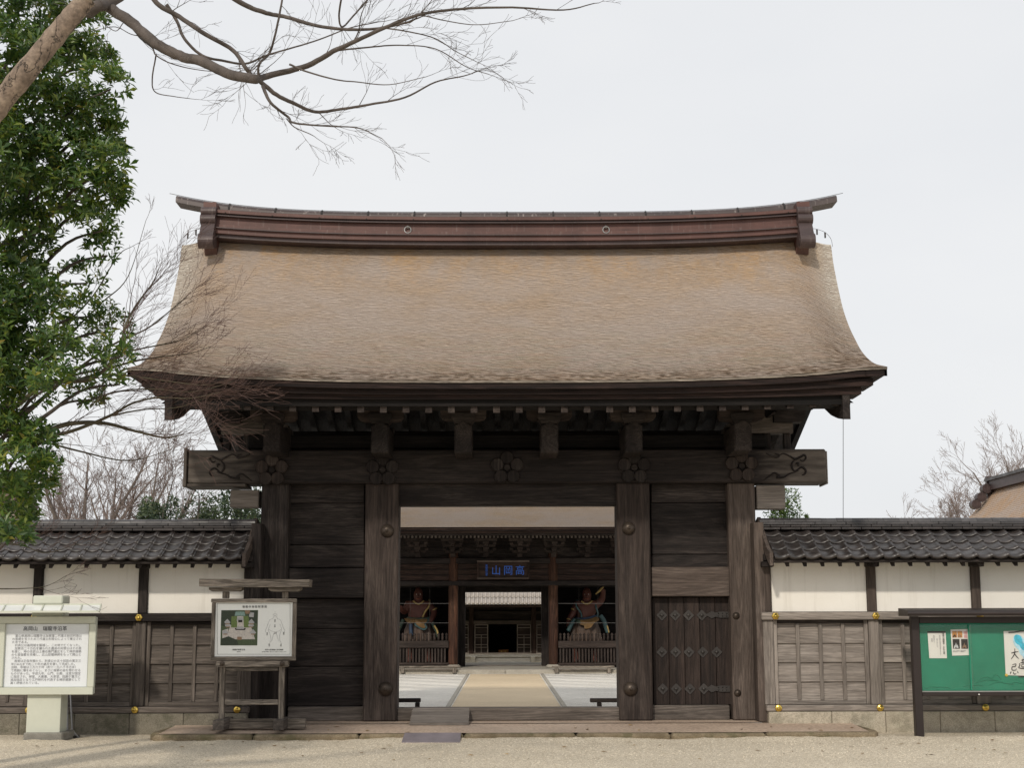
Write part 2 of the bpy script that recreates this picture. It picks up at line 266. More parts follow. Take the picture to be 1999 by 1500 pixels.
# ------------------------------------------------------------------ mesh helpers
WL = {}          # world location of every object built
def obj(name, me, parent=None, loc=(0, 0, 0), rot=None, kind=None):
    o = bpy.data.objects.new(name, me); sc.collection.objects.link(o); l = Vector(loc); WL[o.name] = l.copy()
    if parent: o.parent = parent; l = l - WL[parent.name]
    o.location = l
    if rot: o.rotation_euler = rot
    if kind: o['kind'] = kind
    return o
def thing(name, label, cat, loc=(0, 0, 0), group=None):
    o = obj(name, None, None, loc); o.empty_display_size = .2; return tag(o, label, cat, group)
def tag(o, label, cat, group=None):
    o['label'] = label; o['category'] = cat
    if group: o['group'] = group
    return o
def mesh(name, v, f, mats, mi=None, smooth=False):
    me = bpy.data.meshes.new(name); me.from_pydata([tuple(q) for q in v], [], f)
    for m in (mats if isinstance(mats, (list, tuple)) else [mats]): me.materials.append(M[m] if isinstance(m, str) else m)
    if mi: me.polygons.foreach_set('material_index', mi)
    if smooth: me.polygons.foreach_set('use_smooth', [True]*len(me.polygons))
    me.update(); return me
_bc = {}
def boxmesh(sx, sy, sz, mat, bev):
    k = (round(sx, 4), round(sy, 4), round(sz, 4), mat, bev)
    if k in _bc: return _bc[k]
    b = min(bev, sx*.3, sy*.3, sz*.3); h = (sx/2, sy/2, sz/2); v = []; idx = {}
    for ix in (-1, 1):
        for iy in (-1, 1):
            for iz in (-1, 1):
                s = (ix, iy, iz)
                for a in range(3):      # vertex lying on the face normal to axis a
                    idx[s+(a,)] = len(v); v.append([s[i]*(h[i] if i == a else h[i]-b) for i in range(3)])
    f = []
    for a in range(3):
        p, q = (a+1) % 3, (a+2) % 3
        for sg in (-1, 1):
            r = []
            for (sp, sq) in ((-1, -1), (1, -1), (1, 1), (-1, 1)):
                s = [0]*3; s[a] = sg; s[p] = sp; s[q] = sq; r.append(idx[tuple(s)+(a,)])
            f.append(r if sg > 0 else r[::-1])
        for sp in (-1, 1):
            for sq in (-1, 1):          # edge along a
                s0 = [0]*3; s0[a] = -1; s0[p] = sp; s0[q] = sq; s1 = list(s0); s1[a] = 1
                r = [idx[tuple(s0)+(p,)], idx[tuple(s1)+(p,)], idx[tuple(s1)+(q,)], idx[tuple(s0)+(q,)]]
                f.append(r if sp*sq < 0 else r[::-1])
    for ix in (-1, 1):
        for iy in (-1, 1):
            for iz in (-1, 1):
                r = [idx[(ix, iy, iz, a)] for a in range(3)]; f.append(r if ix*iy*iz > 0 else r[::-1])
    me = mesh('box', v, f, mat); _bc[k] = me; return me
def box(name, x0, x1, y0, y1, z0, z1, mat, parent=None, bev=.008, rot=None, kind=None):
    return obj(name, boxmesh(abs(x1-x0), abs(y1-y0), abs(z1-z0), mat, bev), parent, ((x0+x1)/2, (y0+y1)/2, (z0+z1)/2), rot, kind)
def pbox(name, x0, y0, x1, y1, Y, dep, mat, parent=None, bev=.008, grow=0):
    xm, ym = (x0+x1)/2, (y0+y1)/2
    return box(name, P(x0, ym, Y).x, P(x1, ym, Y).x, Y, Y+dep, P(xm, y1, Y).z, P(xm, y0, Y).z, mat, parent, bev)
class MB:
    def __init__(s): s.v = []; s.f = []; s.m = []
    def face(s, pts, m=0):
        n = len(s.v); s.v += [tuple(p) for p in pts]; s.f.append(tuple(range(n, n+len(pts)))); s.m.append(m)
    def box(s, x0, x1, y0, y1, z0, z1, m=0):
        n = len(s.v); s.v += [(x, y, z) for x in (x0, x1) for y in (y0, y1) for z in (z0, z1)]
        for q in ((0, 1, 3, 2), (4, 6, 7, 5), (0, 4, 5, 1), (2, 3, 7, 6), (0, 2, 6, 4), (1, 5, 7, 3)): s.f.append(tuple(n+i for i in q)); s.m.append(m)
    def prism(s, poly, axis, a0, a1, m=0):
        def pt(u, w_, a): return {'X': (a, u, w_), 'Y': (u, a, w_), 'Z': (u, w_, a)}[axis]
        n = len(s.v); k = len(poly); s.v += [pt(u, w_, a0) for u, w_ in poly] + [pt(u, w_, a1) for u, w_ in poly]
        s.f.append(tuple(range(n, n+k))); s.f.append(tuple(range(n+2*k-1, n+k-1, -1))); s.m += [m, m]
        for i in range(k): j = (i+1) % k; s.f.append((n+i, n+k+i, n+k+j, n+j)); s.m.append(m)
    def tube(s, pts, rad, k=6, m=0, cap=True):
        pts = [Vector(p) for p in pts]; L = len(pts)
        if isinstance(rad, (int, float)): rad = [rad]*L
        n0 = len(s.v); u = None
        for i, p in enumerate(pts):
            d = (pts[min(i+1, L-1)] - pts[max(i-1, 0)])
            d = d.normalized() if d.length > 1e-9 else Vector((0, 0, 1))
            if u is None: u = d.orthogonal().normalized()
            else:
                u = u - d*u.dot(d); u = u.normalized() if u.length > 1e-6 else d.orthogonal().normalized()
            w_ = d.cross(u)
            for j in range(k):
                a = 2*math.pi*j/k; s.v.append(tuple(p + (u*math.cos(a) + w_*math.sin(a))*rad[i]))
        for i in range(L-1):
            for j in range(k):
                a, b = n0+i*k+j, n0+i*k+(j+1) % k; s.f.append((a, b, b+k, a+k)); s.m.append(m)
        if cap: s.f.append(tuple(range(n0+k-1, n0-1, -1))); s.f.append(tuple(range(n0+(L-1)*k, n0+L*k))); s.m += [m, m]
    def lathe(s, prof, c, axis='Z', k=16, m=0, lobes=0, lamp=0):
        n0 = len(s.v); L = len(prof)
        for r, h in prof:
            for j in range(k):
                a = 2*math.pi*j/k; rr = r*(1+lamp*math.cos(lobes*a)) if lobes else r
                x, y = rr*math.cos(a), rr*math.sin(a)
                s.v.append({'Z': (c[0]+x, c[1]+y, c[2]+h), 'Y': (c[0]+x, c[1]-h, c[2]+y), 'X': (c[0]+h, c[1]+x, c[2]+y)}[axis])
        for i in range(L-1):
            for j in range(k): a, b = n0+i*k+j, n0+i*k+(j+1) % k; s.f.append((a, b, b+k, a+k)); s.m.append(m)
        s.f.append(tuple(range(n0+k-1, n0-1, -1))); s.f.append(tuple(range(n0+(L-1)*k, n0+L*k))); s.m += [m, m]
    def build(s, name, mats, parent=None, smooth=False, center=True, kind=None, loc=None):
        if loc is None:
            a = np.array(s.v); loc = tuple((a.min(0)+a.max(0))/2) if center else (0, 0, 0)
        l = Vector(loc); me = mesh(name, [(x-l.x, y-l.y, z-l.z) for x, y, z in s.v], s.f, mats, s.m, smooth); return obj(name, me, parent, loc, kind=kind)
def text(body, size, loc, mat, parent=None, name='lettering', align='LEFT', rotz=0, spacing=1.0, line=1.0, sx=1.0, thick=.001, res=2):
    c = bpy.data.curves.new('t', 'FONT'); c.body = body; c.size = size; c.align_x = align; c.space_character = spacing; c.space_line = line; c.resolution_u = res; c.extrude = thick
    o = bpy.data.objects.new('t', c); sc.collection.objects.link(o); bpy.context.view_layer.update()
    me = bpy.data.meshes.new_from_object(o.evaluated_get(bpy.context.evaluated_depsgraph_get())); bpy.data.objects.remove(o)
    me.transform(Matrix.Rotation(R(90), 4, 'X') @ Matrix.Diagonal((sx, 1, 1, 1))); me.materials.clear(); me.materials.append(M[mat]); me.name = name
    q = obj(name, me, parent, loc, (0, 0, rotz)); q['kind'] = 'stuff'; return q
def lerp(pts, s):
    """polyline by fraction of length -> point"""
    p = [Vector(q) for q in pts]; L = [0]
    for a, b in zip(p, p[1:]): L.append(L[-1]+(b-a).length)
    t = s*L[-1]
    for i in range(len(p)-1):
        if t <= L[i+1] or i == len(p)-2: return p[i].lerp(p[i+1], min(1, max(0, (t-L[i])/max(1e-9, L[i+1]-L[i]))))
def smooth_line(pts, n):
    """Catmull-Rom through pts"""
    p = [Vector(q) for q in pts]; p = [p[0]*2-p[1]] + p + [p[-1]*2-p[-2]]; r = []
    for i in range(1, len(p)-2):
        for j in range(n):
            t = j/n; a, b, c, d = p[i-1], p[i], p[i+1], p[i+2]
            r.append(.5*((2*b) + (c-a)*t + (2*a-5*b+4*c-d)*t*t + (3*b-a-3*c+d)*t**3))
    r.append(p[-2]); return r
def sstep(x): x = max(0, min(1, x)); return x*x*(3-2*x)

# ================================================================== SETTING: ground
def sheet(name, x0, x1, y0, y1, z, mat):
    b = MB(); b.face([(x0, y0, z), (x1, y0, z), (x1, y1, z), (x0, y1, z)]); o = b.build(name, mat); o['kind'] = 'structure'; return o
sheet('ground', -400, 400, -200, 600, 0, 'gravel')
sheet('courtyard', -28, 28, -.25, 20.6, .05, 'court')
mb = MB(); ya, yb = .9, 20.0
xl0, xr0 = PG(880, 1383, .054).x, PG(1097, 1383, .054).x
b = MB(); b.face([(xl0, ya, .054), (xr0, ya, .054), (xr0-.02, yb, .054), (xl0+.02, yb, .054)]); o = b.build('path', 'path'); o['kind'] = 'structure'
for s, x in ((-1, xl0), (1, xr0)):
    o = box('path_edging', x-.04+s*.06, x+.04+s*.06, ya, yb, .03, .075, 'greystone', None, .01); o['kind'] = 'structure'
# pebbles lying loose on the front gravel
b = MB(); rr = random.Random(3)
for i in range(14000):
    y = -1.9 - 3.2*rr.random()**1.0; x = -8+16*rr.random(); r = .004+.009*rr.random()**2; a = rr.random()*6.28; h = r*.7
    c, s_ = math.cos(a)*r, math.sin(a)*r; n = len(b.v)
    b.v += [(x+c, y+s_, 0), (x-s_*.8, y+c*.8, 0), (x-c, y-s_, 0), (x+s_*.8, y-c*.8, 0), (x+c*.2, y+s_*.2, h)]
    b.f += [(n, n+1, n+4), (n+1, n+2, n+4), (n+2, n+3, n+4), (n+3, n, n+4)]; b.m += [0]*4
b.build('gravel_pebbles', 'gravel', center=False, kind='stuff')
b = MB(); rr = random.Random(8); xs_ = [-8.5+17*i/420 for i in range(421)]; hs = []; h = .03
for x in xs_: h += rr.uniform(-.006, .006); h = min(.05, max(.008, h)); hs.append(h)
for i in range(420):     # gravel heaped loosely against the kerb
    for (ya_, za, yb_, zb_) in ((-2.05, -.002, -1.86, .55), (-1.86, .55, -1.66, 1.0)):
        b.face([(xs_[i], ya_, za if za <= 0 else za*hs[i]), (xs_[i+1], ya_, za if za <= 0 else za*hs[i+1]), (xs_[i+1], yb_, zb_*hs[i+1]), (xs_[i], yb_, zb_*hs[i])])
b.build('heaped_gravel', 'gravel', center=False, kind='stuff')
# low stone platform in front of the gate
PX0, PX1, PY0, PY1, PZ0, PZ1 = P(297, 1443, -1.7).x, P(1712, 1443, -1.7).x, -1.7, 2.9, .085, .14
plat = thing('gate_platform', 'low pinkish stone platform with kerb in front of the gate', 'platform', ((PX0+PX1)/2, PY0, 0)); plat['kind'] = 'structure'; del plat['category']; del plat['label']
b = MB(); yw = -.42
def slabz(y): return PZ0 + (PZ1-PZ0)*min(1, (y-PY0)/1.5)
ys = [PY0+.16, -1.2, -.6, yw]
for i in range(3): b.face([(PX0+.05, ys[i], slabz(ys[i])), (PX1-.05, ys[i], slabz(ys[i])), (PX1-.05, ys[i+1], slabz(ys[i+1])), (PX0+.05, ys[i+1], slabz(ys[i+1]))])
b.face([(-3.78, yw, PZ1), (3.78, yw, PZ1), (3.78, PY1, PZ1), (-3.78, PY1, PZ1)])
b.build('slab', 'slab', plat)
js = [297, 492, 700, 905, 1125, 1310, 1497, 1714]
for a, c in zip(js, js[1:]):
    x0, x1 = P(a, 1442, PY0).x, P(c, 1442, PY0).x
    k = box('kerb_stone', x0+.006, x1-.006, PY0+rnd.uniform(-.015, .015), PY0+.2, -.05, PZ0+rnd.uniform(0, .012), 'kerb', plat, .03)
for s, x in ((0, PX0), (1, PX1)): box('kerb_stone', x-.08+s*.0, x+.08, PY0+.21, yw-.005, -.05, .1, 'kerb', plat, .03)

# ================================================================== THE GATE
gate = thing('temple_gate', 'large weathered dark timber gate with a sweeping shingled roof and copper ridge', 'gate', (0, 0, PZ1))
G = gate
# ---- roof profile in (Y, Z)
YR = .95
main_p = [(.95, 7.58), (.62, 7.17), (.2, 6.68), (-.25, 6.2), (-.75, 5.74), (-1.25, 5.35), (-1.75, 5.03), (-2.23, 4.81)]
edge_p = [(.87, 7.50), (.72, 7.10), (.30, 6.42), (-.07, 6.02), (-.48, 5.70), (-.91, 5.42), (-1.5, 5.17), (-2.23, 4.99)]
mainL = [lerp([(a, b, 0) for a, b in main_p], i/200) for i in range(201)]
def smoothprof(p): q = smooth_line([(a, b, 0) for a, b in p], 30); return [lerp(q, i/200) for i in range(201)]
mainL, edgeL = smoothprof(main_p), smoothprof(edge_p)
HALF = 5.17
def eave_rise(x): return .187*(abs(x)/HALF)**3
def surf(x, s):
    i = min(199, int(s*200)); f = s*200-i; a = mainL[i].lerp(mainL[i+1], f); e = edgeL[i].lerp(edgeL[i+1], f)
    w_ = sstep((abs(x)-4.2)/.97)**1.3; z1 = a.y + eave_rise(x)*s**2 + .13*(abs(x)/4.6)**3.5*(1-s)**2
    return (x, a.x*(1-w_)+e.x*w_, z1*(1-w_)+e.y*w_)
NC, NX = 165, 150
b = MB(); rr = random.Random(11)
def rowv(s, lift, jit):
    r = []
    for j in range(NX+1):
        x = -HALF + 2*HALF*j/NX; p = surf(x, min(1, max(0, s + (rr.uniform(-jit, jit) if 0 < s < 1 else 0)))); r.append((p[0], p[1]-lift*.6, p[2]+lift*.8))
    return r
prev = None
for c in range(NC):
    top = rowv(c/NC, .0, 0); bot = rowv((c+1)/NC, .008, .0020)
    n = len(b.v); b.v += top + bot; k = NX+1
    for j in range(NX): b.f.append((n+j, n+j+1, n+k+j+1, n+k+j)); b.m.append(0)
    if prev is not None:
        for j in range(NX): b.f.append((prev+j, prev+j+1, n+j+1, n+j)); b.m.append(1)
    prev = n+k
# rear slope, coarse
for i in range(24):
    for j in range(30):
        q = []
        for (si, xj) in ((i, j), (i, j+1), (i+1, j+1), (i+1, j)):
            p = surf(-HALF+2*HALF*xj/30, si/24); q.append((p[0], 2*YR-p[1], p[2]))
        b.face(q)
roof = b.build('shingle_roof', ['shingle', 'shingle_butt'], G, center=False, loc=(0, 0, 0))
# ---- layered eave below the shingles
def cbar(name, xa, xb, y0, y1, zb, zt, fn, mat, parent, n=28, kind=None, ends=None):
    m_ = MB(); rows = []
    for i in range(n+1):
        x = xa+(xb-xa)*i/n; r = fn(x); rows.append([(x, y0, zb+r), (x, y1, zb+r), (x, y1, zt+r), (x, y0, zt+r)])
    for i in range(n):
        for k in range(4): a, c = rows[i], rows[i+1]; m_.face([a[k], a[(k+1) % 4], c[(k+1) % 4], c[k]])
    m_.face(rows[0]); m_.face(rows[-1][::-1]); return m_.build(name, mat, parent, kind=kind)
er = eave_rise
ef = [lambda x: surf(x, 1)[2]-4.81, lambda x: (surf(x, 1)[2]-4.81)*.97, lambda x: eave_rise(x)*.72, lambda x: eave_rise(x)*.42, lambda x: eave_rise(x)*.12]
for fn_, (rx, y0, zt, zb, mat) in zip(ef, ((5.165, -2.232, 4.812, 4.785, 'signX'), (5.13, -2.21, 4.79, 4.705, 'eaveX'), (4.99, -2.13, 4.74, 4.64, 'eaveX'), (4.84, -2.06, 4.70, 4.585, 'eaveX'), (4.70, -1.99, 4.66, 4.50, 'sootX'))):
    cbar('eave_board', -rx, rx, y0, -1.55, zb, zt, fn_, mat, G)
for (rx, zt, zb) in ((5.12, 4.785, 4.63), (4.86, 4.63, 4.5)):
    cbar('eave_board', -rx, rx, 3.45, 4.05, zb, zt, er, 'eaveX', G)
# soffit + rafters
SL = .33
def sof(y): return 4.52 + SL*(y+2.0)
b = MB()
for s in (0, 1):
    fy = (lambda y: 2*YR-y) if s else (lambda y: y)
    b.face([(-4.75, fy(-1.98), sof(-1.98)+.01), (4.75, fy(-1.98), sof(-1.98)+.01), (4.75, fy(YR), sof(YR)+.01), (-4.75, fy(YR), sof(YR)+.01)])
for s in (-1, 1): b.face([(s*4.75, 2*YR+1.98, sof(-1.98)+.01), (s*5.02, 2*YR+1.98, sof(-1.98)+.01), (s*5.02, YR, sof(YR)+.01), (s*4.75, YR, sof(YR)+.01)])
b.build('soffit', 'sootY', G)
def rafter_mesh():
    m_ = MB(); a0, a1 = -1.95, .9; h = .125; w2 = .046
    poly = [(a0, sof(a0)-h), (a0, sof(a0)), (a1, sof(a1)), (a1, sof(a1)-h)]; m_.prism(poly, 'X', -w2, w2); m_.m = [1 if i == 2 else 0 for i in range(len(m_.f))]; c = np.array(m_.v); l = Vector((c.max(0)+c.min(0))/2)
    return mesh('rafter', [(x-l.x, y-l.y, z-l.z) for x, y, z in m_.v], m_.f, ['sootY', 'midY'], m_.m), l  # painted shade on the rafter body, lighter wood on its front end
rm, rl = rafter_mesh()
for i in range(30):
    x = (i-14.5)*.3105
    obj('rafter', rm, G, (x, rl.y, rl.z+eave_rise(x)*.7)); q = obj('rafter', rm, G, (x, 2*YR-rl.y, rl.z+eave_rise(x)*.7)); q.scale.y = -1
for x in (4.8, 4.98):
    for s in (-1, 1): q = obj('rafter', rm, G, (s*x, 2*YR-rl.y, rl.z+.02)); q.scale.y = -1
# verge: bark edge, barge boards
for s in (-1, 1):
    b = MB()
    for fy in (0, 1):
        pr = []
        for i in range(25):
            p = surf(s*(HALF-.02), i/24); pr.append((p[1] if not fy else 2*YR-p[1], p[2]))
        for i in range(24):
            (ya_, za), (yb_, zb_) = pr[i], pr[i+1]
            for (xo, xi, dz0, dz1) in ((HALF-.01, HALF-.30, -.012, -.12), (HALF-.16, HALF-.5, -.12, -.2)):
                if i > 21 and dz0 < -.1: continue
                A = [(s*xo, ya_, za+dz0), (s*xo, yb_, zb_+dz0), (s*xo, yb_, zb_+dz1), (s*xo, ya_, za+dz1)]; B = [(s*xi, y, z) for _, y, z in A]
                b.face(A); b.face(B); b.face([A[3], A[2], B[2], B[3]]); b.face([A[0], A[1], B[1], B[0]])
    b.build('verge_board', 'darkY', G)
    for fy in (0, 1):
        b = MB(); rows = []
        for i in range(25):
            t = i/24; p = surf(s*4.62, t*.955); y, z = p[1], p[2]-.22; dep = z - float(np.interp(p[1], [-2.05, -1.7, -1.3, -.7, 0, .95], [4.30, 4.36, 4.46, 4.68, 5.3, 6.75]))
            y = y if not fy else 2*YR-y; rows.append([(s*4.58, y, z), (s*4.68, y, z), (s*4.68, y, z-dep), (s*4.58, y, z-dep)])
        for i in range(24):
            for k in range(4): a, c = rows[i], rows[i+1]; b.face([a[k], a[(k+1) % 4], c[(k+1) % 4], c[k]])
        b.face(rows[0]); b.face(rows[-1]); b.build('barge_board', 'darkY', G)
    # gable wall boards set back, tie beam end, struts
    b = MB(); b.prism([(-.6, 4.6), (YR, 5.6), (2*YR+.6, 4.6)], 'X', s*3.9, s*3.95); b.build('gable_panel', 'darkY', G)
    b = MB(); xe, xs = 4.3, 3.3
    b.prism([(s*xs, 4.37), (s*xe, 4.37), (s*xe, 4.60), (s*(xe-.25), 4.635), (s*(xe-.55), 4.60), (s*xs, 4.50)], 'Y', .02, .26); b.build('beam_nose', 'greydX', G)
    for x in (3.92, 4.22): box('strut', s*x-.05, s*x+.05, .08, .2, 4.12, 4.37, 'darkZ', G)
    b = MB(); b.prism([(s*4.0, 4.52), (s*4.42, 4.52), (s*4.47, 4.60), (s*4.47, 4.74), (s*4.0, 4.74)], 'Y', -.1, .12); b.build('purlin_end', 'darkX', G)
# ---- ridge
def rz(x): return .13*(abs(x)/4.6)**3
def rcap(x): return .245*(abs(x)/5.1)**4.2
rd = cbar('ridge', -4.58, 4.58, .52, 1.38, 7.41, 7.47, rz, 'copper_dark', G)
for (zb, zt, y0, mat) in ((7.47, 7.545, .47, 'copper'), (7.545, 7.56, .43, 'copper_dark'), (7.56, 7.62, .49, 'copper'), (7.62, 7.75, .53, 'copper'), (7.75, 7.765, .46, 'copper_dark'), (7.765, 7.80, .52, 'copper_dark'), (7.80, 7.85, .47, 'copper'), (7.85, 7.885, .57, 'copper_cap')):
    cbar('ridge_band', -4.58, 4.58, y0, 2*YR-y0, zb, zt, rz, mat, rd)
b = MB(); rows = []; n = 40; sg = lambda v, e: math.copysign(abs(v)**e, v)
prof = [(sg(math.cos(math.pi*k/8), .6)*.19, max(0, math.sin(math.pi*k/8))**.75*.135) for k in range(9)]
for i in range(n+1):
    x = -5.27+10.54*i/n; rows.append([(x, YR-py, 7.90+rcap(x)+pz) for py, pz in prof])
for i in range(n):
    for k in range(8): b.face([rows[i][k], rows[i][k+1], rows[i+1][k+1], rows[i+1][k]])
    b.face([rows[i][0], rows[i][8], rows[i+1][8], rows[i+1][0]])
b.face(rows[0]); b.face(rows[-1]); b.build('ridge_cap', 'copper_cap', rd)
for x in [(-4.42 + .737*i) for i in range(13)]:
    b = MB(); b.tube([(x, YR-py*1.05, 7.90+rcap(x)+pz*1.06) for py, pz in prof], .014, 5); b.tube([(x, YR-.2, 7.90+rcap(x)), (x+.004, .455, 7.80+rz(x))], .012, 5); b.build('ridge_strap', 'iron', rd)
for px in (796, 1183):
    p = P(px, 449, .5); b = MB(); b.tube([(p.x+.052*math.cos(a*math.pi/9), p.y-.01, p.z+.052*math.sin(a*math.pi/9)) for a in range(19)], .011, 6)
    b.lathe([(.0, .03), (.022, .02), (.03, 0)], (p.x, p.y+.02, p.z+.05), 'Y', 10); b.build('ring', 'silver', rd)
for s in (-1, 1):
    zz = rz(4.65); fin = MB()
    fin.prism([(.5, 7.55+zz), (.5, 7.97+zz), (1.4, 7.97+zz), (1.4, 7.55+zz), (1.2, 7.3), (.7, 7.3)], 'X', s*4.57, s*4.77)
    fo = fin.build('ridge_end_plate', 'copper', rd)
    fin = MB()
    def circ(cy, cz, r): return [(cy+r*math.cos(a*math.pi/10), cz+r*math.sin(a*math.pi/10)) for a in range(20)]
    for (cy, cz, r) in ((.46, 7.80+zz, .075), (.43, 7.665+zz, .085), (.33, 7.29+zz, .115)): fin.prism(circ(cy, cz, r), 'X', s*4.555, s*4.79)
    fin.prism([(.40, 7.62+zz), (.62, 7.62+zz), (.6, 7.25+zz), (.3, 7.26+zz), (.26, 7.38+zz)], 'X', s*4.56, s*4.775)
    fin.prism(circ(.33, 7.29+zz, .055), 'X', s*4.55, s*4.795)
    fin.build('scroll_fin', 'copper_dark', fo)
# lightning conductor: along the ridge and down both ends
b = MB(); b.tube([(x, YR-.05, 8.05+rcap(x)) for x in np.linspace(-5.4, 5.4, 40)], .005, 4)
for x in (-4.6, -3.6, -1.1, 1.2, 3.4, 4.65):
    for d in (-.04, 0, .04): b.tube([(x+d, YR, 7.98+rcap(x)), (x+d, YR, 8.03+rcap(x))], .006, 4)
b.build('lightning_conductor', 'iron', G)
for s in (-1, 1):
    b = MB(); e = surf(s*5.14, 0); k0 = [(s*4.78, .85, 7.78), (s*4.95, .85, 7.75), (s*5.08, .86, 7.70), (s*5.17, .87, 7.60), (s*5.18, .8, 7.45)]
    b.tube(smooth_line(k0, 5), .0035, 4)
    for p in (k0[1], k0[2]): b.tube([p, (p[0], p[1], p[2]-.09)], .014, 5)
    b.build('conductor_loop', 'iron', G)
    px = 342 if s < 0 else 1646
    b = MB(); p0, p1 = P(px, 812, -1.75), P(px - (10 if s < 0 else 0), 1018, -.1); b.tube([p0, p0.lerp(p1, .5), p1], .0045, 4); b.build('down_conductor', 'iron', G)
# ---- arms, bearing blocks, purlins
def arm_mesh():
    m_ = MB(); w2 = .125; a0, a1 = -.95, .9
    m_.prism([(-w2, 4.0), (w2, 4.0), (w2, 4.38), (0, 4.46), (-w2, 4.38)], 'Y', a0+.02, a1); m_.prism([(-w2+.015, 4.02), (w2-.015, 4.02), (w2-.015, 4.37), (0, 4.44), (-w2+.015, 4.37)], 'Y', a0, a0+.02); return mesh('arm', [(x, y, z-4.2) for x, y, z in m_.v], m_.f, 'darkY')
am = arm_mesh()
def boat_mesh():
    m_ = MB(); w2 = .33; pl = [(-w2, .19), (-w2, .06), (-w2+.03, .02), (-w2+.1, 0), (w2-.1, 0), (w2-.03, .02), (w2, .06), (w2, .19)]; m_.prism(pl, 'Y', -.1, .1); return mesh('boat_arm', m_.v, m_.f, 'midX')
bm = boat_mesh()
def block_mesh():
    m_ = MB(); m_.prism([(-.17, .12), (-.17, .05), (-.12, -.03), (.12, -.03), (.17, .05), (.17, .12)], 'Y', -.16, .16); return mesh('bearing_block', m_.v, m_.f, 'darkX')
km = block_mesh()
xs6 = [P(px, 850, -.95).x for px in (530.5, 741, 904, 1073, 1237.5, 1451)]
for i, x in enumerate(xs6):
    a = obj('arm_beam', am, G, (x, 0, 4.2 - (.02 if 0 < i < 5 else 0))); obj('bearing_block', km, a, (x, -.78, 4.43)); obj('boat_arm', bm, a, (x, -.78, 4.44 + (.012 if 1 < i < 4 else 0)))
    if i in (0, 1, 4, 5): box('post_head', x-.13, x+.13, -.02, .3, 3.9, 4.45, 'darkZ', G)
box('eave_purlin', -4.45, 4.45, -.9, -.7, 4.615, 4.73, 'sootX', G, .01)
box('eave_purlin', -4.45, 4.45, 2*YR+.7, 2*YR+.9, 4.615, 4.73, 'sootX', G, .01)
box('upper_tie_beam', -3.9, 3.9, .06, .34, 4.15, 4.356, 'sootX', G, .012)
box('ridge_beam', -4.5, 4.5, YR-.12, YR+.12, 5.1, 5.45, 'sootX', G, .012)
# ---- great beam with plum crests
bx0, bx1 = P(366, 910, -.08).x, P(1613, 910, -.08).x; bz0, bz1 = ZP(943.5, -.08), ZP(878, -.08)
beam = box('great_beam', bx0, bx1, -.08, .5, bz0, bz1, 'beamX', G, .02)
box('beam_end_cap', bx0-.05, bx0-.004, -.13, .53, bz0-.05, bz1+.02, 'greydZ', beam, .006)
box('beam_shelf', bx0, -3.9, -.1, .52, bz0-.045, bz0-.003, 'greydX', beam, .006)
box('beam_end_cap', bx1+.003, bx1+.025, -.06, .48, bz0-.02, bz1-.03, 'greyX', beam, .006)
def disc(name, x, y, z, r, dep, mat, parent, k=20):
    b_ = MB(); b_.lathe([(r, 0), (r, dep*.75), (r*.93, dep), (r*.85, dep*.9), (0.001, dep*.95)], (x, y, z), 'Y', k); return b_.build(name, mat, parent)
for (px, py) in ((531, 918), (747, 918), (990, 914), (1238, 914), (1447.5, 911)):
    p = P(px, py, -.08); c = disc('plum_crest', p.x, -.08, p.z, .05, .035, 'darkX', beam)
    for k in range(5):
        a = R(90+72*k); disc('petal', p.x+.155*math.cos(a), -.08, p.z-.005+.155*math.sin(a), .098, .06, 'midZ' if px in (531, 1447.5) else 'darkZ', c)
# carved cloud scrolls near both beam ends (right end traced, left mirrored)
car = [[(1495, 885), (1504, 890), (1517, 893), (1521, 889), (1512, 886)], [(1522, 889), (1530, 886), (1545, 893), (1552, 897), (1562, 893), (1570, 889), (1573, 895), (1567, 901), (1562, 898)],
       [(1552, 898), (1546, 905), (1546, 914), (1552, 921), (1559, 919)], [(1553, 906), (1558, 905), (1558, 911)], [(1552, 921), (1560, 915), (1566, 913), (1573, 919), (1571, 926), (1566, 928)], [(1492, 938), (1502, 930), (1512, 924), (1521, 930), (1516, 933), (1530, 932), (1540, 926), (1553, 922)]]
for s in (1, -1):
    b = MB()
    for st in car:
        q = [P(x, y, -.083) for x, y in st]; q = smooth_line([(s*v.x + (0 if s > 0 else .02), v.y, v.z) for v in q], 4); b.tube(q, [.008+.010*math.sin(math.pi*i/(len(q)-1)) for i in range(len(q))], 5)
    b.build('carved_scroll', 'darkX', beam, smooth=True)
# ---- main posts
zt = ZP(943, 0); zb = PZ1
def post(name, a, c, dep=.45, y0=0, mat='darkZ'):
    x0, x1 = P(a, 1150, y0).x, P(c, 1150, y0).x; return box(name, x0, x1, y0, y0+dep, zb, zt-.002, mat, G, .02)
post('outer_post', 506, 560, .42); p_in_l = post('inner_post', 711, 776.5, .5, -.03, 'midZ'); p_in_r = post('inner_post', 1206, 1271, .5, -.03, 'midZ'); post('outer_post', 1425.5, 1479, .42, 0, 'warmZ')
for x in (-3.49, 3.49): box('rear_post', x-.17, x+.17, 2.2, 2.5, zb, 4.2, 'darkZ', G, .02)
for x in (-2.06, 2.06): box('rear_post', x-.13, x+.13, 2.2, 2.5, zb, 4.2, 'darkZ', G, .02)
for x in (-3.49, 3.49): box('side_tie_beam', x-.1, x+.1, .43, 2.19, 3.2, 3.5, 'darkY', G, .012); 
# tie beam ends beyond the outer posts
pbox('tie_beam_end', 449, 957, 505, 991, .05, .3, 'greyX', G, .012); pbox('tie_beam_end', 1477, 948, 1533, 994, .05, .3, 'greyX', G, .012)
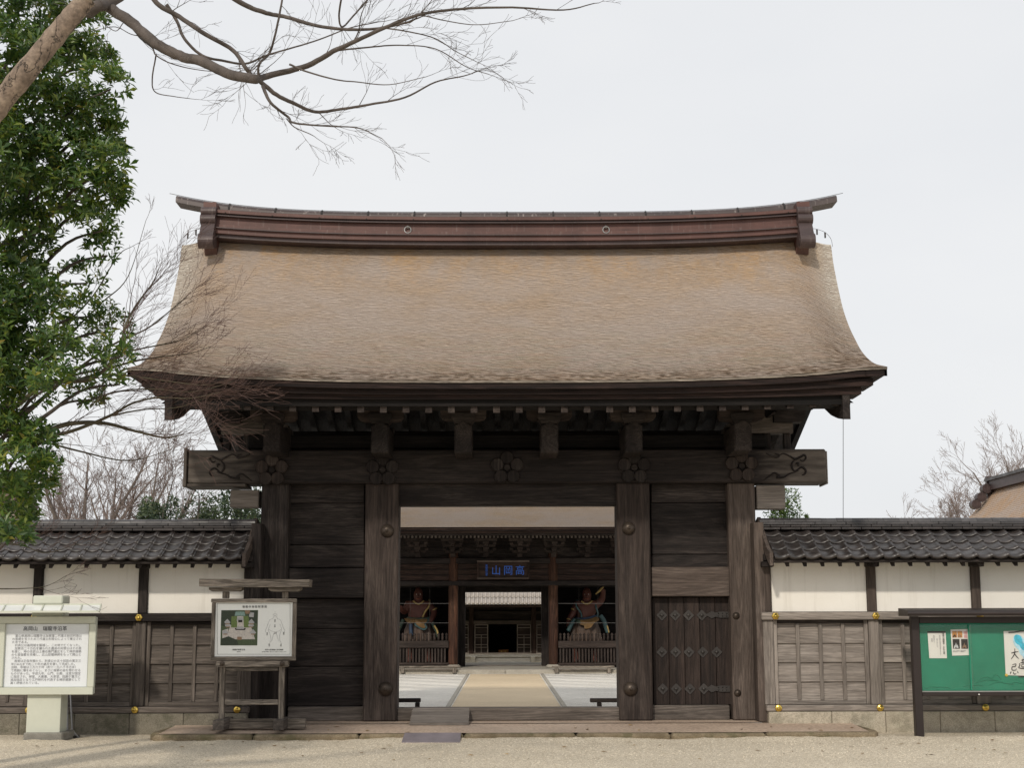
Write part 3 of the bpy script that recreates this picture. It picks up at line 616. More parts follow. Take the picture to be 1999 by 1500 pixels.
# lintel, threshold
pbox('lintel', 777, 944, 1205.5, 987.5, .08, .3, 'darkX', G, .012)
b = MB(); za = ZP(985, 2.3)
b.prism([(-1.9, za+.3), (1.9, za+.3), (1.9, za-.035), (1.0, za-.012), (0, za+.02), (-1.9, za+.03)], 'Y', 2.25, 2.45); b.build('rear_lintel', 'redX', G)
thr = pbox('threshold', 774.5, 1383, 1210.5, 1408, .05, .3, 'greydX', G, .012)
# bosses
def boss(px, py, r, y, mat='bronze'):
    p = P(px, py, y); b_ = MB(); b_.lathe([(r, 0), (r*1.0, r*.12), (r*.9, r*.3), (r*.62, r*.62), (r*.3, r*.78), (r*.18, r*.8), (r*.16, r*.98), (.001, r*1.02)], (p.x, y, p.z), 'Y', 22)
    return b_.build('boss', mat, G, True)
for px, py, r in ((756, 1037, .1), (1227, 1032, .1), (753, 1346, .105), (1231, 1346, .105)): boss(px, py, r, -.03)
for px, py in ((1437, 1203), (1440, 1354)): boss(px, py, .053, 0)
boss(549, 1203, .053, 0)
# ---- side bays
def hplanks(x0, x1, ys, Y, dep, parent, mat='darkX', name='plank'):
    for a, c in zip(ys, ys[1:]): pbox(name, x0, a+.6, x1, c-.6, Y+rnd.uniform(0, .012), dep, mat, parent, .007)
lx0, lx1, rx0, rx1 = 561, 711, 1271.5, 1425
hplanks(lx0, lx1, [945, 983, 1064, 1109], .2, .06, G); hplanks(rx0, rx1, [945, 982, 1083, 1108], .2, .06, G)
pbox('rail', lx0, 1110, lx1, 1168, .1, .2, 'darkX', G, .012); pbox('rail', rx0, 1107.5, rx1, 1165, .1, .2, 'warmX', G, .012)
hplanks(lx0, lx1, [1169, 1228, 1302, 1380], .22, .06, G, 'darkX')
pbox('sill', lx0, 1381, lx1, 1409, .12, .2, 'greydX', G, .012); pbox('sill', rx0, 1378, rx1, 1407.5, .12, .2, 'greydX', G, .012)
# side door
door = pbox('side_door', rx0+3, 1166, rx1-1, 1377, .3, .05, 'doorZ', G)
dx = [1274, 1306, 1337, 1367, 1398, 1425.5]
for a, c in zip(dx, dx[1:]): pbox('door_plank', a+.4, 1167, c-.4, 1377, .245+rnd.uniform(0, .006), .05, 'doorZ', door, .008)
def diamond(px, py):
    p = P(px, py, .24); b_ = MB(); r = .082; pl = []
    for k in range(16):
        a = 2*math.pi*k/16; q = r*(1 if k % 4 == 0 else (.72 if k % 2 == 0 else .8)); pl.append((p.x+q*math.cos(a), p.z+q*math.sin(a)))
    b_.prism(pl, 'Y', .232, .246); b_.lathe([(.028, 0), (.022, .015), (.001, .025)], (p.x, .234, p.z), 'Y', 10)
    for (u, v) in ((-.03, .0), (.03, .0), (0, -.04)): b_.lathe([(.011, 0), (.001, .01)], (p.x+u, .233, p.z+v), 'Y', 6)
    b_.build('nail_cover', 'iron', door)
for row in ([(x, 1202) for x in (1292, 1318, 1344, 1370)], [(x, 1274) for x in (1292, 1319, 1345, 1372, 1399)], [(x, 1346) for x in (1294, 1320, 1347, 1374)]):
    for q in row: diamond(*q)
for py in (1201, 1345.5):
    b = MB(); z = ZP(py, .24, 1390); x0, x1 = P(1376, py, .24).x, P(1425, py, .24).x
    b.prism([(x0, z), (x0+.06, z+.03), (x0+.1, z+.055), (x0+.16, z+.03), (x0+.22, z+.045), (x1, z+.045), (x1, z-.045), (x0+.22, z-.045), (x0+.16, z-.03), (x0+.1, z-.055), (x0+.06, z-.03)], 'Y', .228, .246)
    for k in range(3): b.lathe([(.014, 0), (.001, .012)], (x0+.2+.06*k, .229, z+.02), 'Y', 6); b.lathe([(.014, 0), (.001, .012)], (x0+.2+.06*k, .229, z-.02), 'Y', 6)
    b.build('hinge_strap', 'iron', door)
# backing boards close the side bays
for a, c in ((lx0, lx1), (rx0, rx1)): pbox('backing_board', a-3, 946, c+3, 1407, .36, .03, 'darkZ', G, .004)

# ================================================================== ROOFED BOUNDARY WALLS (both sides of the gate)
TW, TROW = .224, 4
EY, EZ, RY, RZ = -.86, 2.475, .03, 2.905
slope = math.atan2(RZ-EZ, RY-EY); tl = math.hypot(RZ-EZ, RY-EY); expo = tl/TROW
def tile_mesh(lip):
    nu, nv = 14, 3; L = expo+.05; v = []; f = []
    def prof(u):        # pan to the left, roll to the right
        return -.020*max(0, math.sin(math.pi*min(1, u/.70)))**.9 if u < .70 else .020*max(0, math.sin(math.pi*(u-.70)/.30))**.8
    for lay in (0, -.02):
        for j in range(nv+1):
            for i in range(nu+1):
                u = i/nu; y = -j/nv*L; v.append(((u-.5)*(TW+.012), y, prof(u) + lay + .024*(j/nv) + (-.004*(j/nv)**4)))
    k = (nu+1)*(nv+1); r = nu+1
    for j in range(nv):
        for i in range(nu): a = j*r+i; f += [(a, a+1, a+1+r, a+r), (k+a+r, k+a+r+1, k+a+1, k+a)]
    for i in range(nu): a = nv*r+i; f.append((a, a+1, k+a+1, k+a))
    for j in range(nv):
        for i in (0, nu): a = j*r+i; f.append((a, a+r, k+a+r, k+a))
    if lip:
        n = len(v)
        for i in range(nu+1):
            u = i/nu; x = (u-.5)*(TW+.012); z = prof(u)+.02; d = .045 if u < .70 else .05; v += [(x, -L-.012, z), (x, -L-.012, z-d), (x, -L+.006, z), (x, -L+.006, z-d)]
        for i in range(nu): a = n+4*i; f += [(a, a+4, a+5, a+1), (a, a+2, a+6, a+4), (a+1, a+5, a+7, a+3)]
    return mesh('roof_tile', v, f, 'tile', None, True)
tmesh, tlip = tile_mesh(False), tile_mesh(True)
def gold(px, py, y, par, hexa):
    p = P(px, py, y); b_ = MB(); r = .052
    if hexa: b_.lathe([(r, 0), (r, .012), (r*.85, .02), (r*.45, .022), (r*.4, .034), (.001, .04)], (p.x, y, p.z), 'Y', 24, lobes=6, lamp=.09)
    else: b_.lathe([(r, 0), (r, .012), (r*.8, .022), (r*.45, .018), (r*.36, .034), (.001, .045)], (p.x, y, p.z), 'Y', 22)
    return b_.build('gilt_nail_cover', 'gold', par, True)
def half_wall(s, label):
    W = thing('boundary_wall', label, 'wall', (s*5.6, -.2, 0), 'roofed walls flanking the gate')
    gx, gxd = ('greyX', 'greyZ') if s > 0 else ('greydX', 'greydZ')  # left side's darker boards have tree shade put into their colour
    xa, xe = 3.70, 8.2
    def bx(name, a, c, y0, y1, z0, z1, mat, par=W, bev=.008): return box(name, min(s*a, s*c), max(s*a, s*c), y0, y1, z0, z1, mat, par, bev)
    z_st, z_sill, z_rail0, z_rail1, z_pl = .28+.015, ZP(1379, -.4), ZP(1212.5, -.4), ZP(1197, -.4), 2.42
    # stone footing blocks
    cuts = [3.72, 4.62, 5.39, 6.17, 6.95, 7.72, 8.2]
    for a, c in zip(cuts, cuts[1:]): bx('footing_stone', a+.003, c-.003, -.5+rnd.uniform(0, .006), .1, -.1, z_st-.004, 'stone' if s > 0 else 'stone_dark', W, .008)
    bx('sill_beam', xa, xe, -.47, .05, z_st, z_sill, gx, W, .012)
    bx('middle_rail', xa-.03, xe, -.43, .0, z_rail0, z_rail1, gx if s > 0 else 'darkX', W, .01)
    bx('wall_core', xa, xe, -.22, -.02, z_sill, z_pl, 'darkX', W, .004)
    posts = [3.77, 5.30, 6.825, 8.13]
    for i, x in enumerate(posts):
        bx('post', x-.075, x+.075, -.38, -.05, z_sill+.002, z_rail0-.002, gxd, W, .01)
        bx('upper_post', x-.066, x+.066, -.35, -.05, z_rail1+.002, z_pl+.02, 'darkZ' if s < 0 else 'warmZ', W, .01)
        bx('bracket', x-.085, x+.085, -.50, -.1, z_pl-.07, z_pl+.01, 'darkX', W, .01)
    for a, c in zip(posts, posts[1:]):
        bx('plaster_panel', a+.067, c-.067, -.29, -.1, z_rail1+.004, z_pl-.004, 'plaster', W, .004)
        # clapboards behind battens
        zz = [z_sill+.06 + (z_rail0-.05-z_sill-.06)*k/4 for k in range(5)]
        for k in range(4):
            o = bx('board', a+.08, c-.08, -.285, -.26, zz[k]-.012, zz[k+1]+.006, gx, W, .004); o.rotation_euler.x = R(-5.5)+rnd.uniform(-.006, .006)
        for fx in (a+.105, c-.105): bx('panel_frame', fx-.028, fx+.028, -.335, -.23, z_sill+.004, z_rail0-.004, gxd, W, .006)
        bx('panel_frame', a+.135, c-.135, -.33, -.235, z_sill+.003, z_sill+.06, gx, W, .006); bx('panel_frame', a+.135, c-.135, -.325, -.235, z_rail0-.05, z_rail0-.003, 'darkX', W, .006)
        for k in (1, 2, 3):
            fx = a+.105 + (c-a-.21)*k/4; bx('batten', fx-.027, fx+.027, -.315, -.24, z_sill+.062, z_rail0-.052, gxd, W, .006)
    # gilt covers
    for x in (3.87, 5.32, 6.84):
        px = lambda X, z: None
    for i, x in enumerate((3.865, 5.32, 6.83)):
        for (y, z, h) in ((-.432, (z_rail0+z_rail1)/2, True), (-.472, (z_st+z_sill)/2+.005, False)):
            b_ = MB(); r = .05
            if h: b_.lathe([(r, 0), (r, .012), (r*.85, .02), (r*.45, .022), (r*.4, .034), (.001, .04)], (s*x, y, z), 'Y', 24, lobes=6, lamp=.09)
            else: b_.lathe([(r, 0), (r, .012), (r*.8, .022), (r*.45, .018), (r*.36, .034), (.001, .045)], (s*x, y, z), 'Y', 22)
            b_.build('gilt_nail_cover', 'gold', W, True)
    # roof: boards, rafter ends, tiles, ridge
    b_ = MB(); b_.prism([(EY+.02, EZ-.05), (EY+.02, EZ-.02), (RY, RZ-.03), (2*RY-EY, EZ-.02), (2*RY-EY, EZ-.05), (RY, RZ-.09)], 'X', s*3.77, s*8.2); deck = b_.build('roof', 'darkX', W)
    bx('eave_batten', 3.77, 8.2, EY+.0, EY+.06, EZ-.075, EZ-.035, 'darkX', deck, .006)
    bx('wall_plate', 3.72, 8.2, -.42, -.05, z_pl+.022, z_pl+.12, 'darkX', deck, .008)
    nr = int((8.15-4.0)/.252)
    for i in range(nr):
        x = 4.0 + i*.252; b_ = MB(); b_.prism([(EY+.08, EZ-.13), (EY+.08, EZ-.065), (-.3, EZ-.065+.56*.5-.02), (-.3, EZ-.13+.56*.5-.02)], 'X', s*x-.024, s*x+.024); b_.build('rafter', 'darkY', deck)
    nt_ = int((8.1-3.80)/TW)
    for r_ in range(TROW):
        y = RY - (r_*expo)*math.cos(slope); z = RZ - (r_*expo)*math.sin(slope) + .03
        for i in range(nt_):
            x = s*(3.80 + TW*(i+.5))
            obj('roof_tile', tlip if r_ == TROW-1 else tmesh, deck, (x + rnd.uniform(-.004, .004), y+rnd.uniform(-.006, .006), z+rnd.uniform(-.003, .003)), (slope+rnd.uniform(-.012, .012), rnd.uniform(-.02, .02), rnd.uniform(-.01, .01)))
    # flat ridge courses and half-round caps
    for (yy, z0, z1, L, off) in ((.155, RZ+.005, RZ+.04, .30, 0), (.145, RZ+.043, RZ+.075, .30, .15), (.125, RZ+.078, RZ+.118, .46, .1)):
        x = 3.74 - off
        while x < 8.15:
            a, c = max(3.74, x), min(8.15, x+L)
            if c-a > .03: bx('ridge_tile', a+.0015, c-.0015, RY-yy+rnd.uniform(-.003, .003), RY+yy, z0, z1, 'ridge_tile' if z1 > RZ+.08 else 'tile', deck, .008)
            x += L
    b_ = MB(); b_.prism([(math.cos(math.pi*k/8)*.11, math.sin(math.pi*k/8)*.062) for k in range(9)], 'X', -.114, .114); n_ = np.array(b_.v)
    cap = mesh('ridge_cap_tile', [(x, y+0, z) for x, y, z in b_.v], b_.f, 'ridge_tile')
    i = 0; x = 3.74+.115
    while x < 8.15: obj('ridge_cap_tile', cap, deck, (s*x, RY, RZ+.121+rnd.uniform(0, .003)), (0, rnd.uniform(-.006, .006), 0)); x += .231
    # boarded verge against the gate post
    b_ = MB(); pr = [(EY-.04, EZ-.12), (EY-.05, EZ+.07), (EY+.12, EZ+.12), (-.45, EZ+.28), (RY-.12, RZ+.1), (RY, RZ+.2), (RY+.3, RZ+.12), (RY+.3, RZ-.1), (RY-.1, RZ-.1), (-.45, EZ+.1), (EY+.12, EZ-.06)]
    b_.prism(pr, 'X', s*3.725, s*3.775); b_.build('verge_board', 'warmY', deck)
    bx('end_board', 3.60, 3.745, -.36, -.035, PZ1+.01, RZ+.1, 'darkZ' if s < 0 else 'warmZ', W, .006)
    return W
half_wall(1, 'white plastered wall with tiled roof behind the green notice board')
half_wall(-1, 'white plastered wall with tiled roof behind the two framed signs')

# ================================================================== SIGNS AND SMALL THINGS IN FRONT
# --- green notice board
def S(y): return FPX/(y-CAM.y)
NBY = -1.33; nx0 = P(1790, 1300, NBY).x; nb = thing('notice_board', 'glazed green notice board in a dark metal frame on posts', 'notice board', (nx0+1.25, NBY, 0))
nx1 = nx0 + 2.6; zr0, zr1 = ZP(1352.5, NBY, 1850), ZP(1216, NBY, 1850)
nz_b0, nz_b1 = ZP(1360, NBY, 1850), ZP(1353, NBY, 1850)
for x in (nx0, nx1): box('post', x-.055, x+.055, NBY-.02, NBY+.1, -.1, ZP(1204, NBY, 1850), 'black_frame', nb, .008)
box('bottom_rail', nx0+.056, nx1-.056, NBY-.015, NBY+.09, nz_b0, nz_b1, 'black_frame', nb, .006); box('top_rail', nx0+.056, nx1-.056, NBY-.015, NBY+.09, zr1-.01, ZP(1204.5, NBY, 1850), 'black_frame', nb, .006)
b = MB(); zt0 = ZP(1203.5, NBY, 1850)
b.prism([(NBY-.28, zt0), (NBY-.28, zt0+.045), (NBY-.22, zt0+.075), (NBY+.25, zt0+.11), (NBY+.25, zt0)], 'X', nx0-.16, nx1+.16); b.build('canopy', 'black_frame', nb)
b = MB(); b.tube([(nx0-.175, NBY-.27, zt0+.035), (nx1+.17, NBY-.27, zt0+.035)], .032, 8); b.build('gutter_edge', 'black_frame', nb)
box('felt_panel', nx0+.056, nx1-.056, NBY+.05, NBY+.075, nz_b1, zr1-.005, 'felt', nb, .002)
box('glass_pane', nx0+.057, nx0+.78, NBY+.022, NBY+.026, nz_b1+.03, zr1-.03, 'glass', nb, .001); box('glass_pane', nx0+.74, nx1-.057, NBY+.012, NBY+.016, nz_b1+.03, zr1-.03, 'glass', nb, .001)
box('pane_track', nx0+.056, nx1-.056, NBY+.005, NBY+.03, nz_b1+.003, nz_b1+.022, 'silver', nb, .002); box('pane_edge', nx0+.735, nx0+.75, NBY+.006, NBY+.03, nz_b1+.03, zr1-.03, 'felt', nb, .002)
b = MB(); b.lathe([(.012, 0), (.012, .02), (.001, .025)], (nx0+.83, NBY-.016, nz_b0+.02), 'Y', 10); b.build('lock', 'silver', nb)
# wrinkled lower edge of the felt: ridges of loose cloth
b = MB()
for (px, py, L, h) in ((1935, 1335, 60, 12), (1925, 1330, 30, 14), (1945, 1328, 20, 16), (1900, 1341, 40, 6), (1830, 1345, 50, 5), (1985, 1337, 30, 7), (1955, 1338, 50, 8)):
    pts = [P(px-L/2+L*i/10, py - h*math.sin(math.pi*i/10)*.6 + rnd.uniform(-1.2, 1.2), NBY+.047) for i in range(11)]; b.tube(pts, [.002+.006*math.sin(math.pi*i/10) for i in range(11)], 5)
b.build('cloth_wrinkle', 'felt', nb, True, kind='stuff')
FY = NBY+.046
def sheet_px(name, label, cat, pts, mat, group=None):
    q = [P(x, y, FY) for x, y in pts]; c = sum(q, Vector())/4; t_ = thing(name, label, cat, (c.x, FY, c.z), group)
    b_ = MB(); n_ = 8
    for k in range(n_):
        for l in range(n_):
            def pt(u, v_):
                p = q[0].lerp(q[1], u).lerp(q[3].lerp(q[2], u), v_); return (p.x, FY-.002-.004*abs(u-.5)**2*4*v_, p.z)
            b_.face([pt(k/n_, l/n_), pt((k+1)/n_, l/n_), pt((k+1)/n_, (l+1)/n_), pt(k/n_, (l+1)/n_)])
    b_.build('sheet', mat, t_, True); return t_
def prect(name, x0, y0, x1, y1, mat, par, y, d=.0015):
    return pbox(name, x0, y0, x1, y1, y, d, mat, par, .0003)
n1 = sheet_px('paper_notice', 'plain white notice with columns of vertical writing, black strip on top', 'notice', [(1810.5, 1234), (1846, 1236), (1848.5, 1286), (1814, 1286)], 'paper')
prect('black_strip', 1810.5, 1233, 1846, 1236.5, 'ink', n1, FY-.009, .004)
p = P(1839.5, 1240, FY-.0095); text('高\n岡\n山\n瑞\n龍\n寺\n\nか\nわ\nら\n版', .0285, p, 'ink', n1, line=.92)
for k, (px, body) in enumerate(((1833.5, '春の彼岸会法要を\n次の通り行います'), (1828, '日時三月二十日'), (1822, '場所本堂にて'), (1818, '瑞龍寺'))):
    p = P(px, 1243+6*(k % 2), FY-.0095); text('\n'.join(body.replace('\n', '')), .017, p, 'ink_soft', n1)
n2 = sheet_px('photo_poster', 'small white poster with four photographs and pink writing', 'poster', [(1855.5, 1230), (1890, 1229), (1893.5, 1280), (1858.5, 1281)], 'paper')
for (x0, y0, x1, y1, mt, m2) in ((1859, 1233, 1868, 1245.5, 'pr_amber', 'pr_black'), (1869.5, 1233, 1878.5, 1245.5, 'pr_amber', 'pr_rust'), (1860, 1248.5, 1873.5, 1267.5, 'pr_black', 'pr_pale'), (1876.5, 1248.5, 1889.5, 1267.5, 'pr_black', 'pr_rust')):
    ph = prect('photo', x0, y0, x1, y1, mt, n2, FY-.0085); w_, h_ = x1-x0, y1-y0
    b = MB()
    for (u0, v0, u1, v1) in ((.3, .35, .62, .8), (.12, .6, .4, .95), (.5, .55, .85, .9)):
        q = [P(x0+w_*u, y0+h_*v_, FY-.0090) for u, v_ in ((u0, v1), ((u0+u1)/2, v0), (u1, v1), ((u0+u1)/2, v1+.03))]; b.face(q)
    b.build('photo_detail', m2, ph)
p = P(1881.5, 1239, FY-.0095); text('瑞\n龍', .05, p, 'pink', n2)
p = P(1861, 1272, FY-.0095); text('毎月一日座禅会\n朝六時より', .013, p, 'ink_soft', n2); p = P(1875, 1272, FY-.0095); text('高岡山瑞龍寺\n拝観案内', .013, p, 'ink_soft', n2)
n3 = sheet_px('calligraphy_poster', 'large white poster with brushed black characters and a pale blue figure', 'poster', [(1959, 1233), (2040, 1231), (2043, 1322), (1963, 1319)], 'paper')
b = MB()
for st in ([(1969, 1235.5), (1980, 1235), (1992, 1233), (2030, 1232)],):
    b.tube([P(x, y, FY-.010) for x, y in st], .011, 4)
b.tube([P(1988, 1321, FY-.010), P(2035, 1322, FY-.010)], .010, 4); b.build('black_strip', 'ink', n3)
b = MB()
def blob(cx, cy, rx, ry, y, rot=0): b.face([P(cx+rx*math.cos(a)*math.cos(rot)-ry*math.sin(a)*math.sin(rot), cy+rx*math.cos(a)*math.sin(rot)+ry*math.sin(a)*math.cos(rot), y) for a in [2*math.pi*k/18 for k in range(18)]])
blob(1990, 1255, 11, 17, FY-.0085, -.5); blob(1998, 1268, 9, 14, FY-.0086); blob(2012, 1280, 16, 14, FY-.0087); b.build('pale_figure', 'cyan_pale', n3)
b = MB(); blob(1988, 1250, 7.5, 11, FY-.0090, -.5); blob(1996, 1262, 5, 10, FY-.0091, -.5); blob(2008, 1274, 8, 9, FY-.0092); b.build('blue_figure', 'cyan', n3)
def brush(name, strokes, mat, par, y, wd):
    b_ = MB()
    for st in strokes:
        q = smooth_line([P(x, y_, y) for x, y_ in st], 5); b_.tube(q, [wd*(.55+.6*math.sin(math.pi*min(1, (i+1)/len(q)))) for i in range(len(q))], 5)
    o = b_.build(name, mat, par, True, kind='stuff'); return o
dai = [[(1974, 1276), (1981, 1274), (1988, 1273)], [(1981, 1267), (1981, 1276), (1978, 1282), (1974, 1288)], [(1981, 1277), (1984, 1282), (1989, 1287)]]
on_ = [[(1994, 1290), (2002, 1288)], [(1992, 1295), (2004, 1293)], [(1997, 1287), (1997, 1297)], [(1995, 1298), (2003, 1297), (2003, 1302), (1995, 1303), (1995, 1298)], [(1990, 1296), (1991, 1300), (1988, 1304)], [(1988, 1304), (1994, 1306), (2006, 1306)]]
ki = [[(1976, 1299), (1983, 1297), (1982, 1302), (1976, 1303), (1976, 1309), (1983, 1309), (1984, 1306)], [(1974, 1312), (1972, 1317)], [(1978, 1313), (1980, 1317), (1984, 1316)], [(1986, 1312), (1988, 1315)]]
for nm, stv in (('great', dai), ('distant', on_), ('memorial', ki)): brush('brushed_character', stv, 'ink', n3, FY-.0105, .0055)
for (x, y) in ((1964.5, 1319),): 
    b = MB(); p = P(x, y, FY-.008); b.lathe([(.02, 0), (.02, .008), (.001, .014)], tuple(p), 'Y', 12); b.build('pin', 'yellow', n3)
# --- wooden guide sign on legs
WY = -1.33; ws = thing('guide_sign', 'grey wooden signboard on legs with an aerial photo and body drawing', 'sign', (P(490, 1420, WY).x, WY, .11))
def wbox(name, x0, y0, x1, y1, mat, y=WY, d=.09, par=None, bev=.006): return pbox(name, x0, y0, x1, y1, y, d, mat, par or ws, bev)
wbox('leg', 427.5, 1302, 438, 1412, 'signZ'); wbox('leg', 543.5, 1302, 554, 1412, 'signZ')
wbox('crossbar', 422, 1291.5, 562, 1303, 'signX', WY-.03, .15); wbox('crossbar', 438.5, 1304, 543, 1311, 'signX', WY+.01, .06); wbox('crossbar', 438.5, 1367, 543, 1377, 'signX', WY+.01, .06)
for a in ((415, 437), (533, 553)): wbox('foot', a[0], 1407, a[1], 1427, 'greydY', WY-.28, .7)
wbox('foot_beam', 437, 1404.5, 596, 1424, 'signX', WY+.14, .1)
fr = wbox('sign_frame', 413.5, 1171, 577.5, 1290.5, 'signX', WY+.02, .05)
for q in ((412, 1169.5, 579, 1177), (411, 1282.5, 577, 1291)): wbox('frame_rail', *q, 'signX', WY-.03, .05, fr)
for q in ((412, 1177.5, 419, 1282), (571, 1177.5, 578, 1282)): wbox('frame_rail', *q, 'signZ', WY-.03, .05, fr)
wbox('hanger', 434, 1156, 446, 1169, 'signZ'); wbox('hanger', 550.5, 1156, 562, 1169, 'signZ')
for a in ((409, 473), (525, 588)):
    b = MB(); q = [P(x, y, WY) for x, y in ((a[0], 1147.5), (a[1], 1147.5), (a[1], 1152), (a[1]-6, 1155.5), (a[0]+6, 1155.5), (a[0], 1152))]; b.prism([(v.x, v.z) for v in q], 'Y', WY-.05, WY+.13); b.build('cap_bracket', 'signX', ws)
b = MB(); q = [P(x, y, WY) for x, y in ((392, 1131), (606, 1132.5), (605, 1146.5), (500, 1147.3), (392, 1145.5))]; b.prism([(v.x, v.z) for v in q], 'Y', WY-.12, WY+.22); b.build('cap_beam', 'signX', ws)
for px in (434, 551): p = P(px, 1296.5, WY-.031); b = MB(); b.lathe([(.035, 0), (.035, .01), (.02, .014), (.018, .03), (.001, .032)], (p.x, WY-.031, p.z), 'Y', 14); b.build('bolt', 'bronze', ws)
PYY = WY-.002; pn = wbox('printed_panel', 420, 1176.5, 570.5, 1282.5, 'print', PYY, .015, None, .001)
def wr(name, x0, y0, x1, y1, mat, lay=1): return pbox(name, x0, y0, x1, y1, PYY-.0015*lay, .001, mat, pn, .0002)
def frame_px(x0, y0, x1, y1, t_, mat, lay):
    b_ = MB(); y = PYY-.0015*lay
    for (a, c, d, e) in ((x0, y0, x1, y0+t_), (x0, y1-t_, x1, y1), (x0, y0, x0+t_, y1), (x1-t_, y0, x1, y1)): b_.face([P(a, c, y), P(d, c, y), P(d, e, y), P(a, e, y)])
    b_.build('border_line', mat, pn)
frame_px(424, 1178.8, 566.5, 1278.5, .5, 'ink', 1)
q = P(497, 1187, PYY-.003); text('瑞龍寺伽藍配置図', .034, (q.x, q.y, q.z), 'ink', pn, align='CENTER', spacing=1.55)
ap = wr('aerial_photo', 431, 1192, 503, 1261, 'pr_green', 1)
def poly(pts, mat, lay, par=ap):
    b_ = MB(); b_.face([P(x, y, PYY-.0015*lay) for x, y in pts]); b_.build('photo_detail', mat, par)
poly([(432, 1193), (462, 1193), (458, 1215), (447, 1225), (432, 1222)], 'pr_dark', 2); poly([(482, 1193), (502, 1193), (502, 1218), (488, 1216)], 'pr_dark', 2)
poly([(450, 1221), (489, 1221), (498, 1249), (441, 1249)], 'pr_ground', 2.2); poly([(434, 1232), (446, 1228), (444, 1246), (434, 1250)], 'pr_ground', 2.3)
poly([(452, 1204), (485, 1204), (487, 1226), (451, 1226)], 'pr_lawn', 2.4); poly([(463, 1204), (475, 1204), (476, 1226), (463, 1226)], 'pr_ground', 2.6)
poly([(460, 1195), (477, 1195), (479, 1203), (458, 1203)], 'pr_teal', 2.6); poly([(463, 1206), (474, 1206), (476, 1213), (462, 1213)], 'pr_roof', 2.9); poly([(465, 1211), (473, 1211), (473, 1216), (465, 1216)], 'pr_black', 3.1)
poly([(478, 1192.5), (488, 1192.5), (489, 1199), (479, 1199)], 'pr_rust', 2.7); poly([(487, 1196), (496, 1197), (495, 1206), (486, 1205)], 'pr_roof', 2.7)
for c in ((444, 1213), (491, 1213), (440, 1233), (494, 1233), (445, 1219), (490, 1219)): poly([(c[0], c[1]-4), (c[0]+6, c[1]+3), (c[0]+4, c[1]+5), (c[0]-5, c[1]+5), (c[0]-6, c[1]+2)], 'pr_roof', 2.8); poly([(c[0]-4, c[1]+5), (c[0]+4, c[1]+5), (c[0]+4, c[1]+7), (c[0]-4, c[1]+7)], 'pr_rust', 2.85)
poly([(458, 1227), (480, 1227), (478, 1231), (460, 1231)], 'pr_black', 2.9); poly([(463, 1224), (475, 1224), (477, 1229), (461, 1229)], 'pr_roof', 3.0)
poly([(432, 1248), (446, 1243), (462, 1250), (466, 1260.5), (432, 1260.5)], 'pr_dark', 3.0); poly([(476, 1254), (490, 1249), (500, 1253), (500, 1260.5), (477, 1260.5)], 'pr_green', 3.0); poly([(463, 1244), (472, 1244), (472, 1250), (463, 1250)], 'pr_rust', 3.0)
body = [[(536.5, 1202), (533, 1207), (533, 1208.5), (527, 1211), (524, 1216), (521, 1225), (518, 1232), (519, 1235)], [(537, 1202), (541, 1207), (541, 1208.5), (547, 1211), (550, 1217), (553, 1226), (556, 1232), (555, 1235)],
        [(528, 1219), (525, 1226), (524, 1232), (527, 1238), (529, 1250), (526, 1256)], [(546, 1219), (549, 1226), (549, 1232), (546, 1240), (546, 1250), (549, 1256)], [(535, 1236), (532, 1246), (530, 1253)], [(539, 1236), (542, 1246), (544, 1253)],
        [(524, 1229), (530, 1233), (537, 1234), (544, 1233), (549, 1229)], [(533, 1203), (534, 1200), (537, 1199), (540, 1200), (541, 1203)], [(537, 1194), (537, 1197)]]
b = MB()
for st in body:
    for (a, c) in zip(smooth_line([P(x, y, PYY-.002) for x, y in st], 3), smooth_line([P(x, y, PYY-.002) for x, y in st], 3)[1:]): b.tube([a, c], .0017, 4, 0, False)
b.build('body_drawing', 'ink_soft', pn, kind='stuff')
for (px, py, tx) in ((535.3, 1211, '法\n堂'), (535.3, 1221, '仏\n殿'), (534.5, 1237, '山門'), (520, 1237, '禅\n堂'), (552.5, 1236, '庫\n裏'), (524, 1259, '東\n司'), (547, 1259, '浴\n室')): q = P(px, py+1, PYY-.002); text(tx, .02, q, 'ink', pn)
for (px, py, tx, sz) in ((466, 1270.5, '瑞龍寺伽藍全景', .024), (466, 1274, '航空写真', .012), (535, 1270.5, '禅宗七堂伽藍人体表相図', .022), (535, 1274, '禅宗寺院の建物を人の体になぞらえた図で七つの堂を示したもの', .011)): q = P(px, py, PYY-.002); text(tx, sz, q, 'ink', pn, align='CENTER', spacing=1.1)
# --- cream information sign
IY = -1.52; zb_ = 0; isg = thing('information_sign', 'cream painted sign with Japanese temple history under a slatted top', 'sign', (P(86, 1440, IY).x, IY, 0))
def ib(name, x0, y0, x1, y1, mat, y=IY, d=.1, par=None, bev=.006): return pbox(name, x0, y0, x1, y1, y, d, mat, par or isg, bev)
ib('concrete_base', 45, 1432, 121, 1450, 'concrete', IY-.1, .6, None, .015); ib('pillar', 52, 1355, 118, 1432, 'cream', IY, .32)
fr = ib('frame', -8, 1206, 183, 1356, 'cream', IY-.02, .13)
for q in ((-12, 1204.5, 186, 1218), (-13, 1343, 181, 1357.5)): ib('frame_rail', *q, 'cream', IY-.075, .054, fr)
for q in ((-12.5, 1218.5, 7, 1342.5), (172, 1218.5, 185, 1342.5)): ib('frame_rail', *q, 'cream', IY-.075, .054, fr)
pnl = ib('panel', 7.5, 1219, 171.5, 1342, 'white', IY-.03, .009, None, .001)
ib('upper_pillar', 62, 1193, 122, 1204, 'cream', IY+.02, .3); ib('cap_box', 64, 1163.5, 122, 1180, 'cream', IY-.02, .36, None, .015)
